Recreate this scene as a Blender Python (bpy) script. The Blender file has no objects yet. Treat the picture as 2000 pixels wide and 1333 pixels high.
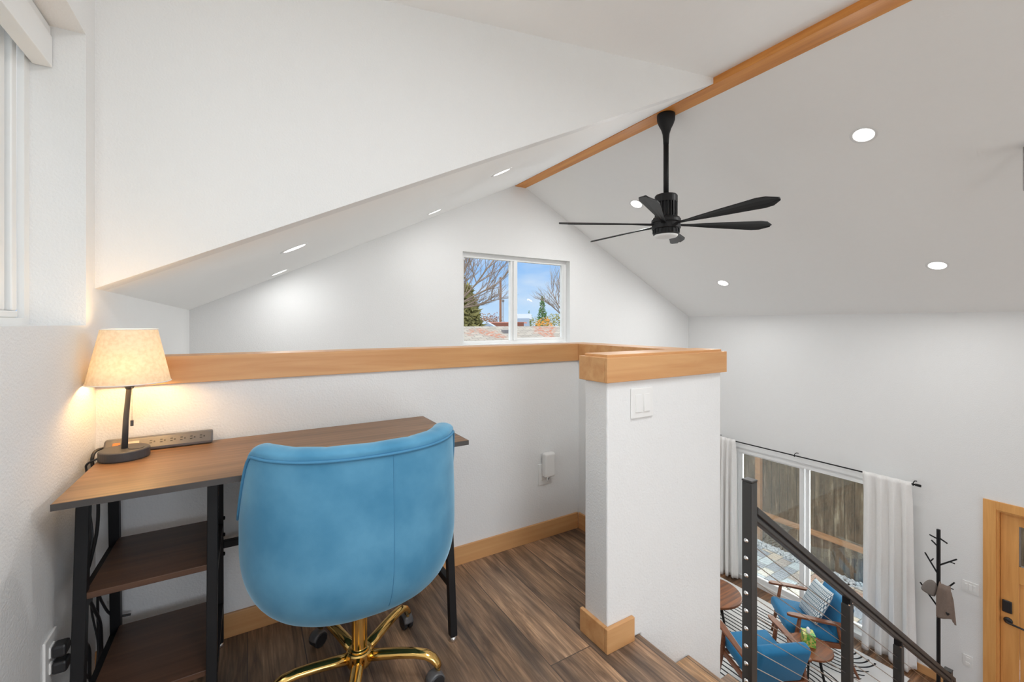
import bpy, bmesh, math, random
from mathutils import Vector, Matrix

S = bpy.context.scene
COL = S.collection
R = math.radians
PI = math.pi
LOW = -2.68            # living room floor; the loft floor is z = 0

# ------------------------------------------------------------------ camera
cam_d = bpy.data.cameras.new('camera')
cam = bpy.data.objects.new('camera', cam_d)
COL.objects.link(cam)
cam.location = (0, 0, 1.19)
cam.rotation_euler = (R(90), 0, R(-31.32))
cam_d.sensor_width = 36
cam_d.lens = 36 * 849.4 / 2000
cam_d.shift_y = -(666.5 - 632.1) / 2000
cam_d.clip_start = 0.02
cam_d.clip_end = 500
S.camera = cam

# ------------------------------------------------------------------ world / exposure
S.view_settings.view_transform = 'Standard'
S.view_settings.look = 'None'
S.view_settings.gamma = 1
S.view_settings.exposure = 0.0
S.view_settings.use_curve_mapping = False
S.cycles.use_denoising = True
S.cycles.max_bounces = 10
S.cycles.diffuse_bounces = 7
S.cycles.glossy_bounces = 4
S.cycles.transparent_max_bounces = 12
S.cycles.sample_clamp_indirect = 6.0

W = bpy.data.worlds.new('sky')
S.world = W
W.use_nodes = True
wn, wl = W.node_tree.nodes, W.node_tree.links
wn.clear()
w_out = wn.new('ShaderNodeOutputWorld')
w_bg = wn.new('ShaderNodeBackground')
w_tc = wn.new('ShaderNodeTexCoord')
w_sep = wn.new('ShaderNodeSeparateXYZ')
w_r = wn.new('ShaderNodeValToRGB')
w_r.color_ramp.elements[0].position = 0.0
w_r.color_ramp.elements[0].color = (0.47, 0.62, 0.80, 1)
w_r.color_ramp.elements[1].position = 0.14
w_r.color_ramp.elements[1].color = (0.24, 0.44, 0.77, 1)
_e = w_r.color_ramp.elements.new(0.6)
_e.color = (2.9, 2.95, 2.98, 1)
w_m = wn.new('ShaderNodeMapping')
w_m.inputs['Scale'].default_value = (2.0, 2.0, 7.0)
w_n = wn.new('ShaderNodeTexNoise')
w_n.inputs['Scale'].default_value = 2.2
w_n.inputs['Detail'].default_value = 5
w_cr = wn.new('ShaderNodeValToRGB')
w_cr.color_ramp.elements[0].position = 0.45
w_cr.color_ramp.elements[0].color = (0, 0, 0, 1)
w_cr.color_ramp.elements[1].position = 0.75
w_cr.color_ramp.elements[1].color = (0.8, 0.8, 0.8, 1)
w_mix = wn.new('ShaderNodeMixRGB')
w_mix.inputs[2].default_value = (0.70, 0.73, 0.78, 1)
wl.new(w_tc.outputs['Generated'], w_sep.inputs[0])
wl.new(w_sep.outputs['Z'], w_r.inputs[0])
wl.new(w_tc.outputs['Generated'], w_m.inputs[0])
wl.new(w_m.outputs[0], w_n.inputs['Vector'])
wl.new(w_n.outputs[0], w_cr.inputs[0])
wl.new(w_cr.outputs[0], w_mix.inputs[0])
wl.new(w_r.outputs[0], w_mix.inputs[1])
wl.new(w_mix.outputs[0], w_bg.inputs[0])
w_bg.inputs[1].default_value = 1.3
wl.new(w_bg.outputs[0], w_out.inputs[0])


def area(name, loc, size, power, color=(1, 1, 1), rot=(0, 0, 0), sy=None, shape=None, spread=None):
    d = bpy.data.lights.new(name, 'AREA')
    d.energy = power
    d.color = color
    if sy:
        d.shape = 'RECTANGLE'; d.size = size; d.size_y = sy
    else:
        d.shape = shape or 'DISK'; d.size = size
    if spread:
        d.spread = spread
    o = bpy.data.objects.new(name, d)
    o.location = loc; o.rotation_euler = rot
    COL.objects.link(o)
    return o


# daylight entering through the left window and the sliding door; rear lights are added fill
area('daylight_left_window', (-0.60, 0.85, 1.60), 0.80, 5.0, (0.95, 0.98, 1.0), (0, R(-90), 0), sy=0.70)
area('rear_fill_light', (0.6, -3.45, 0.95), 1.6, 31, (0.96, 0.985, 1.0), (R(90), 0, 0), sy=1.5)  # added fill from behind the camera, no known window there
area('lower_fill_light', (4.4, -3.60, -1.35), 2.6, 46, (0.97, 0.99, 1.0), (R(90), 0, 0), sy=2.1)  # added fill to lift the ceiling and lower room, glazing is made up
area('daylight_sliding_door', (6.56, 2.97, -1.65), 1.9, 80, (0.97, 0.985, 1.0), (0, R(90), 0), sy=1.8)
# fill lights added above the viewer, without fixtures
area('loft_fill_light', (1.0, 0.1, 2.66), 0.5, 17, (0.97, 0.99, 1.0))
area('loft_fill_light', (0.6, -0.5, 2.60), 0.5, 16, (0.97, 0.99, 1.0))
sun = bpy.data.lights.new('sun', 'SUN'); sun.energy = 1.1; sun.angle = R(1.5); sun.color = (1.0, 0.90, 0.76)
sun_o = bpy.data.objects.new('sun', sun); COL.objects.link(sun_o)
sun_o.rotation_euler = Vector((-.85, -.30, .62)).to_track_quat('Z', 'Y').to_euler()

# ------------------------------------------------------------------ materials
MATS = {}


def base_mat(name):
    m = bpy.data.materials.new(name)
    m.use_nodes = True
    MATS[name] = m
    nt = m.node_tree
    return m, nt.nodes, nt.links, nt.nodes['Principled BSDF']


def rgb(r, g, b):
    def f(c):
        c /= 255.0
        return c / 12.92 if c <= 0.04045 else ((c + 0.055) / 1.055) ** 2.4
    return (f(r), f(g), f(b), 1)


def plain(name, col, rough=0.5, metal=0.0, noise=0.0, nscale=20, bump=0.0, bscale=200, sheen=0.0, spec=None, coat=0):
    m, n, l, p = base_mat(name)
    p.inputs['Base Color'].default_value = col
    p.inputs['Roughness'].default_value = rough
    p.inputs['Metallic'].default_value = metal
    if spec is not None:
        p.inputs['Specular IOR Level'].default_value = spec
    if sheen:
        p.inputs['Sheen Weight'].default_value = sheen
        p.inputs['Sheen Roughness'].default_value = 0.4
    if coat:
        p.inputs['Coat Weight'].default_value = coat
    tc = n.new('ShaderNodeTexCoord')
    nz = n.new('ShaderNodeTexNoise')
    nz.inputs['Scale'].default_value = nscale
    nz.inputs['Detail'].default_value = 4
    l.new(tc.outputs['Object'], nz.inputs['Vector'])
    mx = n.new('ShaderNodeMixRGB')
    k = 1 - noise
    mx.inputs[1].default_value = (col[0] * k, col[1] * k, col[2] * k, 1)
    k = 1 + noise
    mx.inputs[2].default_value = (min(1, col[0] * k), min(1, col[1] * k), min(1, col[2] * k), 1)
    l.new(nz.outputs[0], mx.inputs[0])
    l.new(mx.outputs[0], p.inputs['Base Color'])
    if bump:
        nb = n.new('ShaderNodeTexNoise')
        nb.inputs['Scale'].default_value = bscale
        nb.inputs['Detail'].default_value = 2
        l.new(tc.outputs['Object'], nb.inputs['Vector'])
        b = n.new('ShaderNodeBump')
        b.inputs['Strength'].default_value = bump
        b.inputs['Distance'].default_value = 0.004
        l.new(nb.outputs[0], b.inputs['Height'])
        l.new(b.outputs[0], p.inputs['Normal'])
    return m


def wood(name, c1, c2, axis='X', scale=1.0, rough=0.45, c3=None, knots=0.0):
    m, n, l, p = base_mat(name)
    p.inputs['Roughness'].default_value = rough
    tc = n.new('ShaderNodeTexCoord')
    mp = n.new('ShaderNodeMapping')
    s = [22 * scale] * 3
    s['XYZ'.index(axis)] = 1.3 * scale
    mp.inputs['Scale'].default_value = s
    l.new(tc.outputs['Object'], mp.inputs[0])
    nz = n.new('ShaderNodeTexNoise')
    nz.inputs['Scale'].default_value = 1.0
    nz.inputs['Detail'].default_value = 6
    nz.inputs['Roughness'].default_value = 0.6
    nz.inputs['Distortion'].default_value = 0.6
    l.new(mp.outputs[0], nz.inputs['Vector'])
    cr = n.new('ShaderNodeValToRGB')
    cr.color_ramp.elements[0].position = 0.3
    cr.color_ramp.elements[0].color = c1
    cr.color_ramp.elements[1].position = 0.7
    cr.color_ramp.elements[1].color = c2
    if c3:
        e = cr.color_ramp.elements.new(0.5)
        e.color = c3
    l.new(nz.outputs[0], cr.inputs[0])
    l.new(cr.outputs[0], p.inputs['Base Color'])
    b = n.new('ShaderNodeBump')
    b.inputs['Strength'].default_value = 0.08
    b.inputs['Distance'].default_value = 0.003
    l.new(nz.outputs[0], b.inputs['Height'])
    l.new(b.outputs[0], p.inputs['Normal'])
    return m


def planks(name, cols, length=1.22, width=0.18, along='Y', gap=0.0018, rough=0.45, mortar=(0.075, 0.055, 0.042, 1), off=0.0):
    m, n, l, p = base_mat(name)
    p.inputs['Roughness'].default_value = rough
    tc = n.new('ShaderNodeTexCoord')
    sep = n.new('ShaderNodeSeparateXYZ')
    l.new(tc.outputs['Object'], sep.inputs[0])
    cmb = n.new('ShaderNodeCombineXYZ')
    a, b_ = ('Y', 'X') if along == 'Y' else ('X', 'Y')
    l.new(sep.outputs[a], cmb.inputs['X'])
    ad = n.new('ShaderNodeMath'); ad.operation = 'ADD'; ad.inputs[1].default_value = off
    l.new(sep.outputs[b_], ad.inputs[0])
    l.new(ad.outputs[0], cmb.inputs['Y'])
    br = n.new('ShaderNodeTexBrick')
    br.offset = 0.37
    br.inputs['Color1'].default_value = (0, 0, 0, 1)
    br.inputs['Color2'].default_value = (1, 1, 1, 1)
    br.inputs['Mortar'].default_value = (0.5, 0.5, 0.5, 1)
    br.inputs['Scale'].default_value = 1
    br.inputs['Mortar Size'].default_value = gap
    br.inputs['Mortar Smooth'].default_value = 0.2
    br.inputs['Bias'].default_value = 0
    br.inputs['Brick Width'].default_value = length
    br.inputs['Row Height'].default_value = width
    l.new(cmb.outputs[0], br.inputs['Vector'])
    # per-plank shift of the grain
    sh = n.new('ShaderNodeVectorMath'); sh.operation = 'MULTIPLY_ADD'
    sh.inputs[1].default_value = (7.3, 11.1, 5.7)
    l.new(br.outputs['Color'], sh.inputs[0])
    l.new(cmb.outputs[0], sh.inputs[2])
    mp = n.new('ShaderNodeMapping')
    mp.inputs['Scale'].default_value = (2.4, 26, 1)
    l.new(sh.outputs[0], mp.inputs[0])
    nz = n.new('ShaderNodeTexNoise')
    nz.inputs['Scale'].default_value = 1
    nz.inputs['Detail'].default_value = 7
    nz.inputs['Roughness'].default_value = 0.62
    nz.inputs['Distortion'].default_value = 1.0
    l.new(mp.outputs[0], nz.inputs['Vector'])
    mp2 = n.new('ShaderNodeMapping')
    mp2.inputs['Scale'].default_value = (1.1, 6.0, 1)
    l.new(sh.outputs[0], mp2.inputs[0])
    nz2 = n.new('ShaderNodeTexNoise')
    nz2.inputs['Scale'].default_value = 1.3
    nz2.inputs['Detail'].default_value = 3
    l.new(mp2.outputs[0], nz2.inputs['Vector'])
    cr = n.new('ShaderNodeValToRGB')
    cr.color_ramp.elements[0].position = 0.3
    cr.color_ramp.elements[0].color = cols[0]
    cr.color_ramp.elements[1].position = 0.72
    cr.color_ramp.elements[1].color = cols[2]
    e = cr.color_ramp.elements.new(0.5); e.color = cols[1]
    l.new(nz.outputs[0], cr.inputs[0])
    cr2 = n.new('ShaderNodeValToRGB')
    cr2.color_ramp.elements[0].position = 0.38
    cr2.color_ramp.elements[0].color = (0.52, 0.52, 0.55, 1)
    cr2.color_ramp.elements[1].position = 0.60
    cr2.color_ramp.elements[1].color = (1.22, 1.12, 1.0, 1)
    l.new(nz2.outputs[0], cr2.inputs[0])
    mu = n.new('ShaderNodeMixRGB'); mu.blend_type = 'MULTIPLY'; mu.inputs[0].default_value = 1
    l.new(cr.outputs[0], mu.inputs[1]); l.new(cr2.outputs[0], mu.inputs[2])
    mp3 = n.new('ShaderNodeMapping')
    mp3.inputs['Scale'].default_value = (3.2, 55, 1)
    l.new(sh.outputs[0], mp3.inputs[0])
    nz3 = n.new('ShaderNodeTexNoise')
    nz3.inputs['Scale'].default_value = 1; nz3.inputs['Detail'].default_value = 5; nz3.inputs['Distortion'].default_value = 2.2
    l.new(mp3.outputs[0], nz3.inputs['Vector'])
    cr3 = n.new('ShaderNodeValToRGB')
    cr3.color_ramp.elements[0].position = 0.42; cr3.color_ramp.elements[0].color = (0.84, 0.83, 0.82, 1)
    cr3.color_ramp.elements[1].position = 0.68; cr3.color_ramp.elements[1].color = (1.45, 1.42, 1.38, 1)
    l.new(nz3.outputs[0], cr3.inputs[0])
    mu3 = n.new('ShaderNodeMixRGB'); mu3.blend_type = 'MULTIPLY'; mu3.inputs[0].default_value = 1
    l.new(mu.outputs[0], mu3.inputs[1]); l.new(cr3.outputs[0], mu3.inputs[2])
    mu = mu3
    pv = n.new('ShaderNodeMapRange')
    pv.inputs['To Min'].default_value = 0.70; pv.inputs['To Max'].default_value = 1.25
    l.new(br.outputs['Color'], pv.inputs['Value'])
    mu2 = n.new('ShaderNodeMixRGB'); mu2.blend_type = 'MULTIPLY'; mu2.inputs[0].default_value = 1
    l.new(mu.outputs[0], mu2.inputs[1]); l.new(pv.outputs[0], mu2.inputs[2])
    mo = n.new('ShaderNodeMixRGB')
    mo.inputs[2].default_value = mortar
    l.new(br.outputs['Fac'], mo.inputs[0])
    l.new(mu2.outputs[0], mo.inputs[1])
    l.new(mo.outputs[0], p.inputs['Base Color'])
    bb = n.new('ShaderNodeBump'); bb.inputs['Strength'].default_value = 0.15; bb.inputs['Distance'].default_value = 0.003
    l.new(nz.outputs[0], bb.inputs['Height'])
    l.new(bb.outputs[0], p.inputs['Normal'])
    return m


def glass_mat(name, tint=(1, 1, 1, 1), refl=1.0):
    m = bpy.data.materials.new(name); m.use_nodes = True; MATS[name] = m
    n, l = m.node_tree.nodes, m.node_tree.links
    n.clear()
    o = n.new('ShaderNodeOutputMaterial')
    mx = n.new('ShaderNodeMixShader')
    t = n.new('ShaderNodeBsdfTransparent'); t.inputs[0].default_value = tint
    g = n.new('ShaderNodeBsdfGlossy'); g.inputs['Roughness'].default_value = 0.01
    f = n.new('ShaderNodeFresnel'); f.inputs[0].default_value = 1.5
    mm = n.new('ShaderNodeMath'); mm.operation = 'MULTIPLY'; mm.inputs[1].default_value = refl
    l.new(f.outputs[0], mm.inputs[0]); l.new(mm.outputs[0], mx.inputs[0])
    l.new(t.outputs[0], mx.inputs[1]); l.new(g.outputs[0], mx.inputs[2]); l.new(mx.outputs[0], o.inputs[0])
    return m


def emit_mat(name, col, s):
    m = bpy.data.materials.new(name); m.use_nodes = True; MATS[name] = m
    n, l = m.node_tree.nodes, m.node_tree.links
    n.clear()
    o = n.new('ShaderNodeOutputMaterial'); e = n.new('ShaderNodeEmission')
    e.inputs[0].default_value = col; e.inputs[1].default_value = s
    l.new(e.outputs[0], o.inputs[0])
    return m


WALL = plain('wall_paint', (0.785, 0.79, 0.79, 1), 0.6, noise=0.01, bump=0.40, bscale=140, spec=0.3)
CEIL = plain('ceiling_paint', (0.895, 0.90, 0.895, 1), 0.7, noise=0.01, bump=0.1, bscale=90, spec=0.2)
FIR = wood('clear_fir', rgb(216, 168, 116), rgb(196, 140, 88), 'X', 0.9, 0.4)
FIRY = wood('clear_fir_y', rgb(216, 168, 116), rgb(196, 140, 88), 'Y', 0.9, 0.4)
BEAMW = wood('beam_fir', rgb(230, 162, 84), rgb(200, 130, 60), 'Y', 0.8, 0.5, rgb(218, 146, 72))
DOORW = wood('door_fir', rgb(228, 170, 102), rgb(208, 148, 82), 'Z', 0.9, 0.4)
FLOOR = planks('plank_floor', [rgb(104, 86, 73), rgb(146, 122, 102), rgb(180, 154, 130)])
LFLOOR = planks('plank_floor_lower', [rgb(84, 60, 44), rgb(128, 96, 70), rgb(158, 122, 92)], along='X')
TREAD = planks('tread_planks', [rgb(124, 98, 76), rgb(174, 142, 112), rgb(204, 172, 138)], length=2.0, width=0.145, off=0.02)
DESKW = wood('desk_walnut', rgb(100, 74, 52), rgb(148, 112, 80), 'X', 1.3, 0.4, rgb(126, 94, 66))
DESKE = plain('desk_edge', rgb(70, 66, 64), 0.5, noise=0.1)
SHELFW = wood('shelf_walnut', rgb(66, 44, 32), rgb(98, 68, 50), 'X', 1.3, 0.4)
BLACK = plain('black_powder_coat', (0.010, 0.010, 0.011, 1), 0.5, noise=0.1, spec=0.25)
RAILM = plain('railing_black_metal', (0.030, 0.029, 0.028, 1), 0.42, noise=0.1, spec=0.6)
BLKP = plain('black_plastic', (0.02, 0.02, 0.022, 1), 0.4, noise=0.1)
DGREY = plain('dark_grey_plastic', (0.10, 0.10, 0.105, 1), 0.35, noise=0.1)
LAMPB = plain('lamp_matte_black', (0.05, 0.052, 0.058, 1), 0.5, noise=0.05)
STEEL = plain('brushed_steel', (0.62, 0.62, 0.62, 1), 0.28, metal=1.0, noise=0.03)
CHROME = plain('chrome', (0.8, 0.8, 0.8, 1), 0.1, metal=1.0)
GREYM = plain('grey_metal', (0.30, 0.28, 0.27, 1), 0.4, metal=0.5, noise=0.05)
GOLD = plain('polished_gold', (0.86, 0.57, 0.19, 1), 0.13, metal=1.0, noise=0.02)
VINYL = plain('white_vinyl', (0.80, 0.81, 0.81, 1), 0.35, noise=0.01)
PLATE = plain('white_plastic', (0.80, 0.80, 0.79, 1), 0.35, noise=0.01)
CURT = plain('curtain_linen', (0.84, 0.83, 0.815, 1), 0.9, noise=0.05, nscale=60, bump=0.3, bscale=500, spec=0.1)
OLIVE = wood('armchair_walnut', rgb(104, 56, 28), rgb(136, 78, 40), 'Y', 2.0, 0.4)
TABLEW = wood('tabletop_walnut', rgb(76, 38, 14), rgb(150, 86, 38), 'X', 1.4, 0.5)
BLUEF = plain('blue_upholstery', (0.012, 0.17, 0.36, 1), 0.85, noise=0.12, nscale=30, bump=0.3, bscale=600, sheen=0.2)
TAUPE = plain('taupe_knit', rgb(126, 110, 100), 0.95, noise=0.15, nscale=60, bump=0.5, bscale=400)
GREYK = plain('grey_felt', rgb(120, 112, 106), 0.95, noise=0.1, nscale=60, bump=0.4, bscale=400)
TISS = plain('tissue_paper', (0.86, 0.82, 0.86, 1), 0.9)
DRUM = plain('white_lens', (0.8, 0.8, 0.8, 1), 0.5)
ORNG = emit_mat('switch_glow', (1.0, 0.22, 0.05, 1), 1.6)
LENS = emit_mat('downlight_lens', (1.0, 0.97, 0.92, 1), 4.0)
GLASS = glass_mat('window_glass', (0.97, 0.98, 0.97, 1), 0.1)
GLASSD = glass_mat('slider_glass', (0.86, 0.89, 0.865, 1), 1.6)


def velvet():
    m, n, l, p = base_mat('blue_velvet')
    p.inputs['Roughness'].default_value = 0.75
    p.inputs['Specular IOR Level'].default_value = 0.25
    p.inputs['Sheen Weight'].default_value = 0.7
    p.inputs['Sheen Roughness'].default_value = 0.35
    p.inputs['Sheen Tint'].default_value = (0.55, 0.80, 0.95, 1)
    tc = n.new('ShaderNodeTexCoord')
    nz = n.new('ShaderNodeTexNoise'); nz.inputs['Scale'].default_value = 7; nz.inputs['Detail'].default_value = 5
    l.new(tc.outputs['Object'], nz.inputs['Vector'])
    cr = n.new('ShaderNodeValToRGB')
    cr.color_ramp.elements[0].position = 0.35; cr.color_ramp.elements[0].color = rgb(70, 132, 168)
    cr.color_ramp.elements[1].position = 0.65; cr.color_ramp.elements[1].color = rgb(92, 152, 186)
    l.new(nz.outputs[0], cr.inputs[0]); l.new(cr.outputs[0], p.inputs['Base Color'])
    n2 = n.new('ShaderNodeTexNoise'); n2.inputs['Scale'].default_value = 700
    l.new(tc.outputs['Object'], n2.inputs['Vector'])
    b = n.new('ShaderNodeBump'); b.inputs['Strength'].default_value = 0.15; b.inputs['Distance'].default_value = 0.001
    l.new(n2.outputs[0], b.inputs['Height']); l.new(b.outputs[0], p.inputs['Normal'])
    return m


VELVET = velvet()
PIPING = plain('piping_velvet', rgb(70, 132, 170), 0.8, noise=0.05)


def shade_mat():
    m = bpy.data.materials.new('linen_lampshade'); m.use_nodes = True; MATS['shade'] = m
    n, l = m.node_tree.nodes, m.node_tree.links
    n.clear()
    o = n.new('ShaderNodeOutputMaterial'); mx = n.new('ShaderNodeMixShader'); mx.inputs[0].default_value = 0.075
    d = n.new('ShaderNodeBsdfDiffuse'); t = n.new('ShaderNodeBsdfTranslucent')
    tc = n.new('ShaderNodeTexCoord'); nz = n.new('ShaderNodeTexNoise')
    nz.inputs['Scale'].default_value = 90; nz.inputs['Detail'].default_value = 5
    mp = n.new('ShaderNodeMapping'); mp.inputs['Scale'].default_value = (1, 1, 1)
    l.new(tc.outputs['Object'], mp.inputs[0]); l.new(mp.outputs[0], nz.inputs['Vector'])
    cr = n.new('ShaderNodeValToRGB')
    cr.color_ramp.elements[0].position = 0.35; cr.color_ramp.elements[0].color = (0.70, 0.58, 0.42, 1)
    cr.color_ramp.elements[1].position = 0.6; cr.color_ramp.elements[1].color = (0.77, 0.67, 0.51, 1)
    l.new(nz.outputs[0], cr.inputs[0])
    l.new(cr.outputs[0], d.inputs[0]); l.new(cr.outputs[0], t.inputs[0])
    l.new(d.outputs[0], mx.inputs[1]); l.new(t.outputs[0], mx.inputs[2]); l.new(mx.outputs[0], o.inputs[0])
    return m


SHADE = shade_mat()


def math_node(n, l, op, a, b=None, c=None):
    x = n.new('ShaderNodeMath'); x.operation = op
    for i, v in enumerate((a, b, c)):
        if v is None:
            continue
        if isinstance(v, (int, float)):
            x.inputs[i].default_value = v
        else:
            l.new(v, x.inputs[i])
    return x.outputs[0]


def rug_mat():
    """white rug with black line art: bundles of parallel stripes that turn into concentric arches"""
    m, n, l, p = base_mat('line_rug')
    p.inputs['Roughness'].default_value = 0.95
    tc = n.new('ShaderNodeTexCoord'); sp = n.new('ShaderNodeSeparateXYZ')
    l.new(tc.outputs['Object'], sp.inputs[0])
    x, y = sp.outputs['X'], sp.outputs['Y']
    # cells 1.1 m wide (x); arches of radius up to .55 centred in each cell, sprung at y = 0 of a 1.5 m repeat
    cx = math_node(n, l, 'SUBTRACT', math_node(n, l, 'PINGPONG', x, 0.55), 0.0)
    yy = math_node(n, l, 'SUBTRACT', math_node(n, l, 'PINGPONG', math_node(n, l, 'ADD', y, 0.1), 1.15), 0.72)
    yp = math_node(n, l, 'MAXIMUM', yy, 0.0)
    d = math_node(n, l, 'SQRT', math_node(n, l, 'ADD', math_node(n, l, 'MULTIPLY', cx, cx), math_node(n, l, 'MULTIPLY', yp, yp)))
    fr = math_node(n, l, 'FRACT', math_node(n, l, 'DIVIDE', d, 0.062))
    ln = math_node(n, l, 'LESS_THAN', fr, 0.30)
    lim = math_node(n, l, 'LESS_THAN', d, 0.545)
    mid = math_node(n, l, 'GREATER_THAN', d, 0.12)
    fac = math_node(n, l, 'MULTIPLY', math_node(n, l, 'MULTIPLY', ln, lim), mid)
    # plain border
    bx = math_node(n, l, 'LESS_THAN', math_node(n, l, 'ABSOLUTE', x), 1.12)
    by = math_node(n, l, 'LESS_THAN', math_node(n, l, 'ABSOLUTE', y), 1.15)
    fac = math_node(n, l, 'MULTIPLY', math_node(n, l, 'MULTIPLY', fac, bx), by)
    mx = n.new('ShaderNodeMixRGB')
    mx.inputs[1].default_value = (0.72, 0.71, 0.70, 1); mx.inputs[2].default_value = (0.015, 0.015, 0.018, 1)
    l.new(fac, mx.inputs[0]); l.new(mx.outputs[0], p.inputs['Base Color'])
    return m


def pillow_mat():
    m, n, l, p = base_mat('pillow_print')
    p.inputs['Roughness'].default_value = 0.9
    tc = n.new('ShaderNodeTexCoord')
    br = n.new('ShaderNodeTexBrick')
    br.offset = 0.5
    br.inputs['Color1'].default_value = (0.75, 0.80, 0.82, 1); br.inputs['Color2'].default_value = (0.70, 0.77, 0.80, 1)
    br.inputs['Mortar'].default_value = (0.09, 0.17, 0.24, 1)
    br.inputs['Scale'].default_value = 1; br.inputs['Mortar Size'].default_value = 0.0032
    br.inputs['Brick Width'].default_value = 0.017; br.inputs['Row Height'].default_value = 0.042
    mp = n.new('ShaderNodeMapping'); mp.inputs['Rotation'].default_value = (0, 0, 0)
    l.new(tc.outputs['Object'], mp.inputs[0]); l.new(mp.outputs[0], br.inputs['Vector'])
    l.new(br.outputs['Color'], p.inputs['Base Color'])
    return m


def tissue_mat():
    m, n, l, p = base_mat('tissue_box_print')
    p.inputs['Roughness'].default_value = 0.5
    tc = n.new('ShaderNodeTexCoord')
    v = n.new('ShaderNodeTexNoise'); v.inputs['Scale'].default_value = 38; v.inputs['Detail'].default_value = 3
    l.new(tc.outputs['Object'], v.inputs['Vector'])
    cr = n.new('ShaderNodeValToRGB')
    els = cr.color_ramp.elements
    els[0].position = 0.36; els[0].color = rgb(60, 150, 60)
    els[1].position = 0.62; els[1].color = rgb(196, 214, 120)
    e = els.new(0.5); e.color = rgb(126, 186, 78)
    e = els.new(0.56); e.color = rgb(226, 170, 96)
    l.new(v.outputs[0], cr.inputs[0]); l.new(cr.outputs[0], p.inputs['Base Color'])
    return m


def paver_mat():
    m, n, l, p = base_mat('patio_pavers')
    p.inputs['Roughness'].default_value = 0.8
    tc = n.new('ShaderNodeTexCoord')
    br = n.new('ShaderNodeTexBrick'); br.offset = 0.33
    br.inputs['Color1'].default_value = (0, 0, 0, 1); br.inputs['Color2'].default_value = (1, 1, 1, 1)
    br.inputs['Mortar'].default_value = (0.2, 0.2, 0.2, 1)
    br.inputs['Scale'].default_value = 1; br.inputs['Mortar Size'].default_value = 0.006
    br.inputs['Brick Width'].default_value = 0.26; br.inputs['Row Height'].default_value = 0.17
    l.new(tc.outputs['Object'], br.inputs['Vector'])
    cr = n.new('ShaderNodeValToRGB')
    cr.color_ramp.interpolation = 'CONSTANT'
    els = cr.color_ramp.elements
    els[0].position = 0; els[0].color = rgb(150, 156, 170)
    els[1].position = 0.25; els[1].color = rgb(206, 190, 176)
    for q, c in ((0.4, rgb(222, 216, 208)), (0.55, rgb(172, 160, 156)), (0.7, rgb(196, 206, 216)), (0.85, rgb(186, 150, 134))):
        e = els.new(q); e.color = c
    l.new(br.outputs['Color'], cr.inputs[0])
    mo = n.new('ShaderNodeMixRGB'); mo.inputs[2].default_value = (0.16, 0.15, 0.14, 1)
    l.new(br.outputs['Fac'], mo.inputs[0]); l.new(cr.outputs[0], mo.inputs[1]); l.new(mo.outputs[0], p.inputs['Base Color'])
    return m


def fence_mat():
    m, n, l, p = base_mat('weathered_fence')
    p.inputs['Roughness'].default_value = 0.9
    tc = n.new('ShaderNodeTexCoord')
    sp = n.new('ShaderNodeSeparateXYZ'); l.new(tc.outputs['Object'], sp.inputs[0])
    fr = math_node(n, l, 'FRACT', math_node(n, l, 'DIVIDE', sp.outputs['Y'], 0.14))
    gap = math_node(n, l, 'LESS_THAN', fr, 0.05)
    mp = n.new('ShaderNodeMapping'); mp.inputs['Scale'].default_value = (1, 14, 1.6); l.new(tc.outputs['Object'], mp.inputs[0])
    nz = n.new('ShaderNodeTexNoise'); nz.inputs['Scale'].default_value = 1; nz.inputs['Detail'].default_value = 7
    nz.inputs['Roughness'].default_value = 0.7
    l.new(mp.outputs[0], nz.inputs['Vector'])
    cr = n.new('ShaderNodeValToRGB')
    cr.color_ramp.elements[0].position = 0.36; cr.color_ramp.elements[0].color = rgb(74, 62, 50)
    cr.color_ramp.elements[1].position = 0.72; cr.color_ramp.elements[1].color = rgb(186, 172, 150)
    e = cr.color_ramp.elements.new(0.56); e.color = rgb(116, 100, 82)
    l.new(nz.outputs[0], cr.inputs[0])
    mo = n.new('ShaderNodeMixRGB'); mo.inputs[2].default_value = (0.02, 0.016, 0.012, 1)
    l.new(gap, mo.inputs[0]); l.new(cr.outputs[0], mo.inputs[1]); l.new(mo.outputs[0], p.inputs['Base Color'])
    return m


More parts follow.
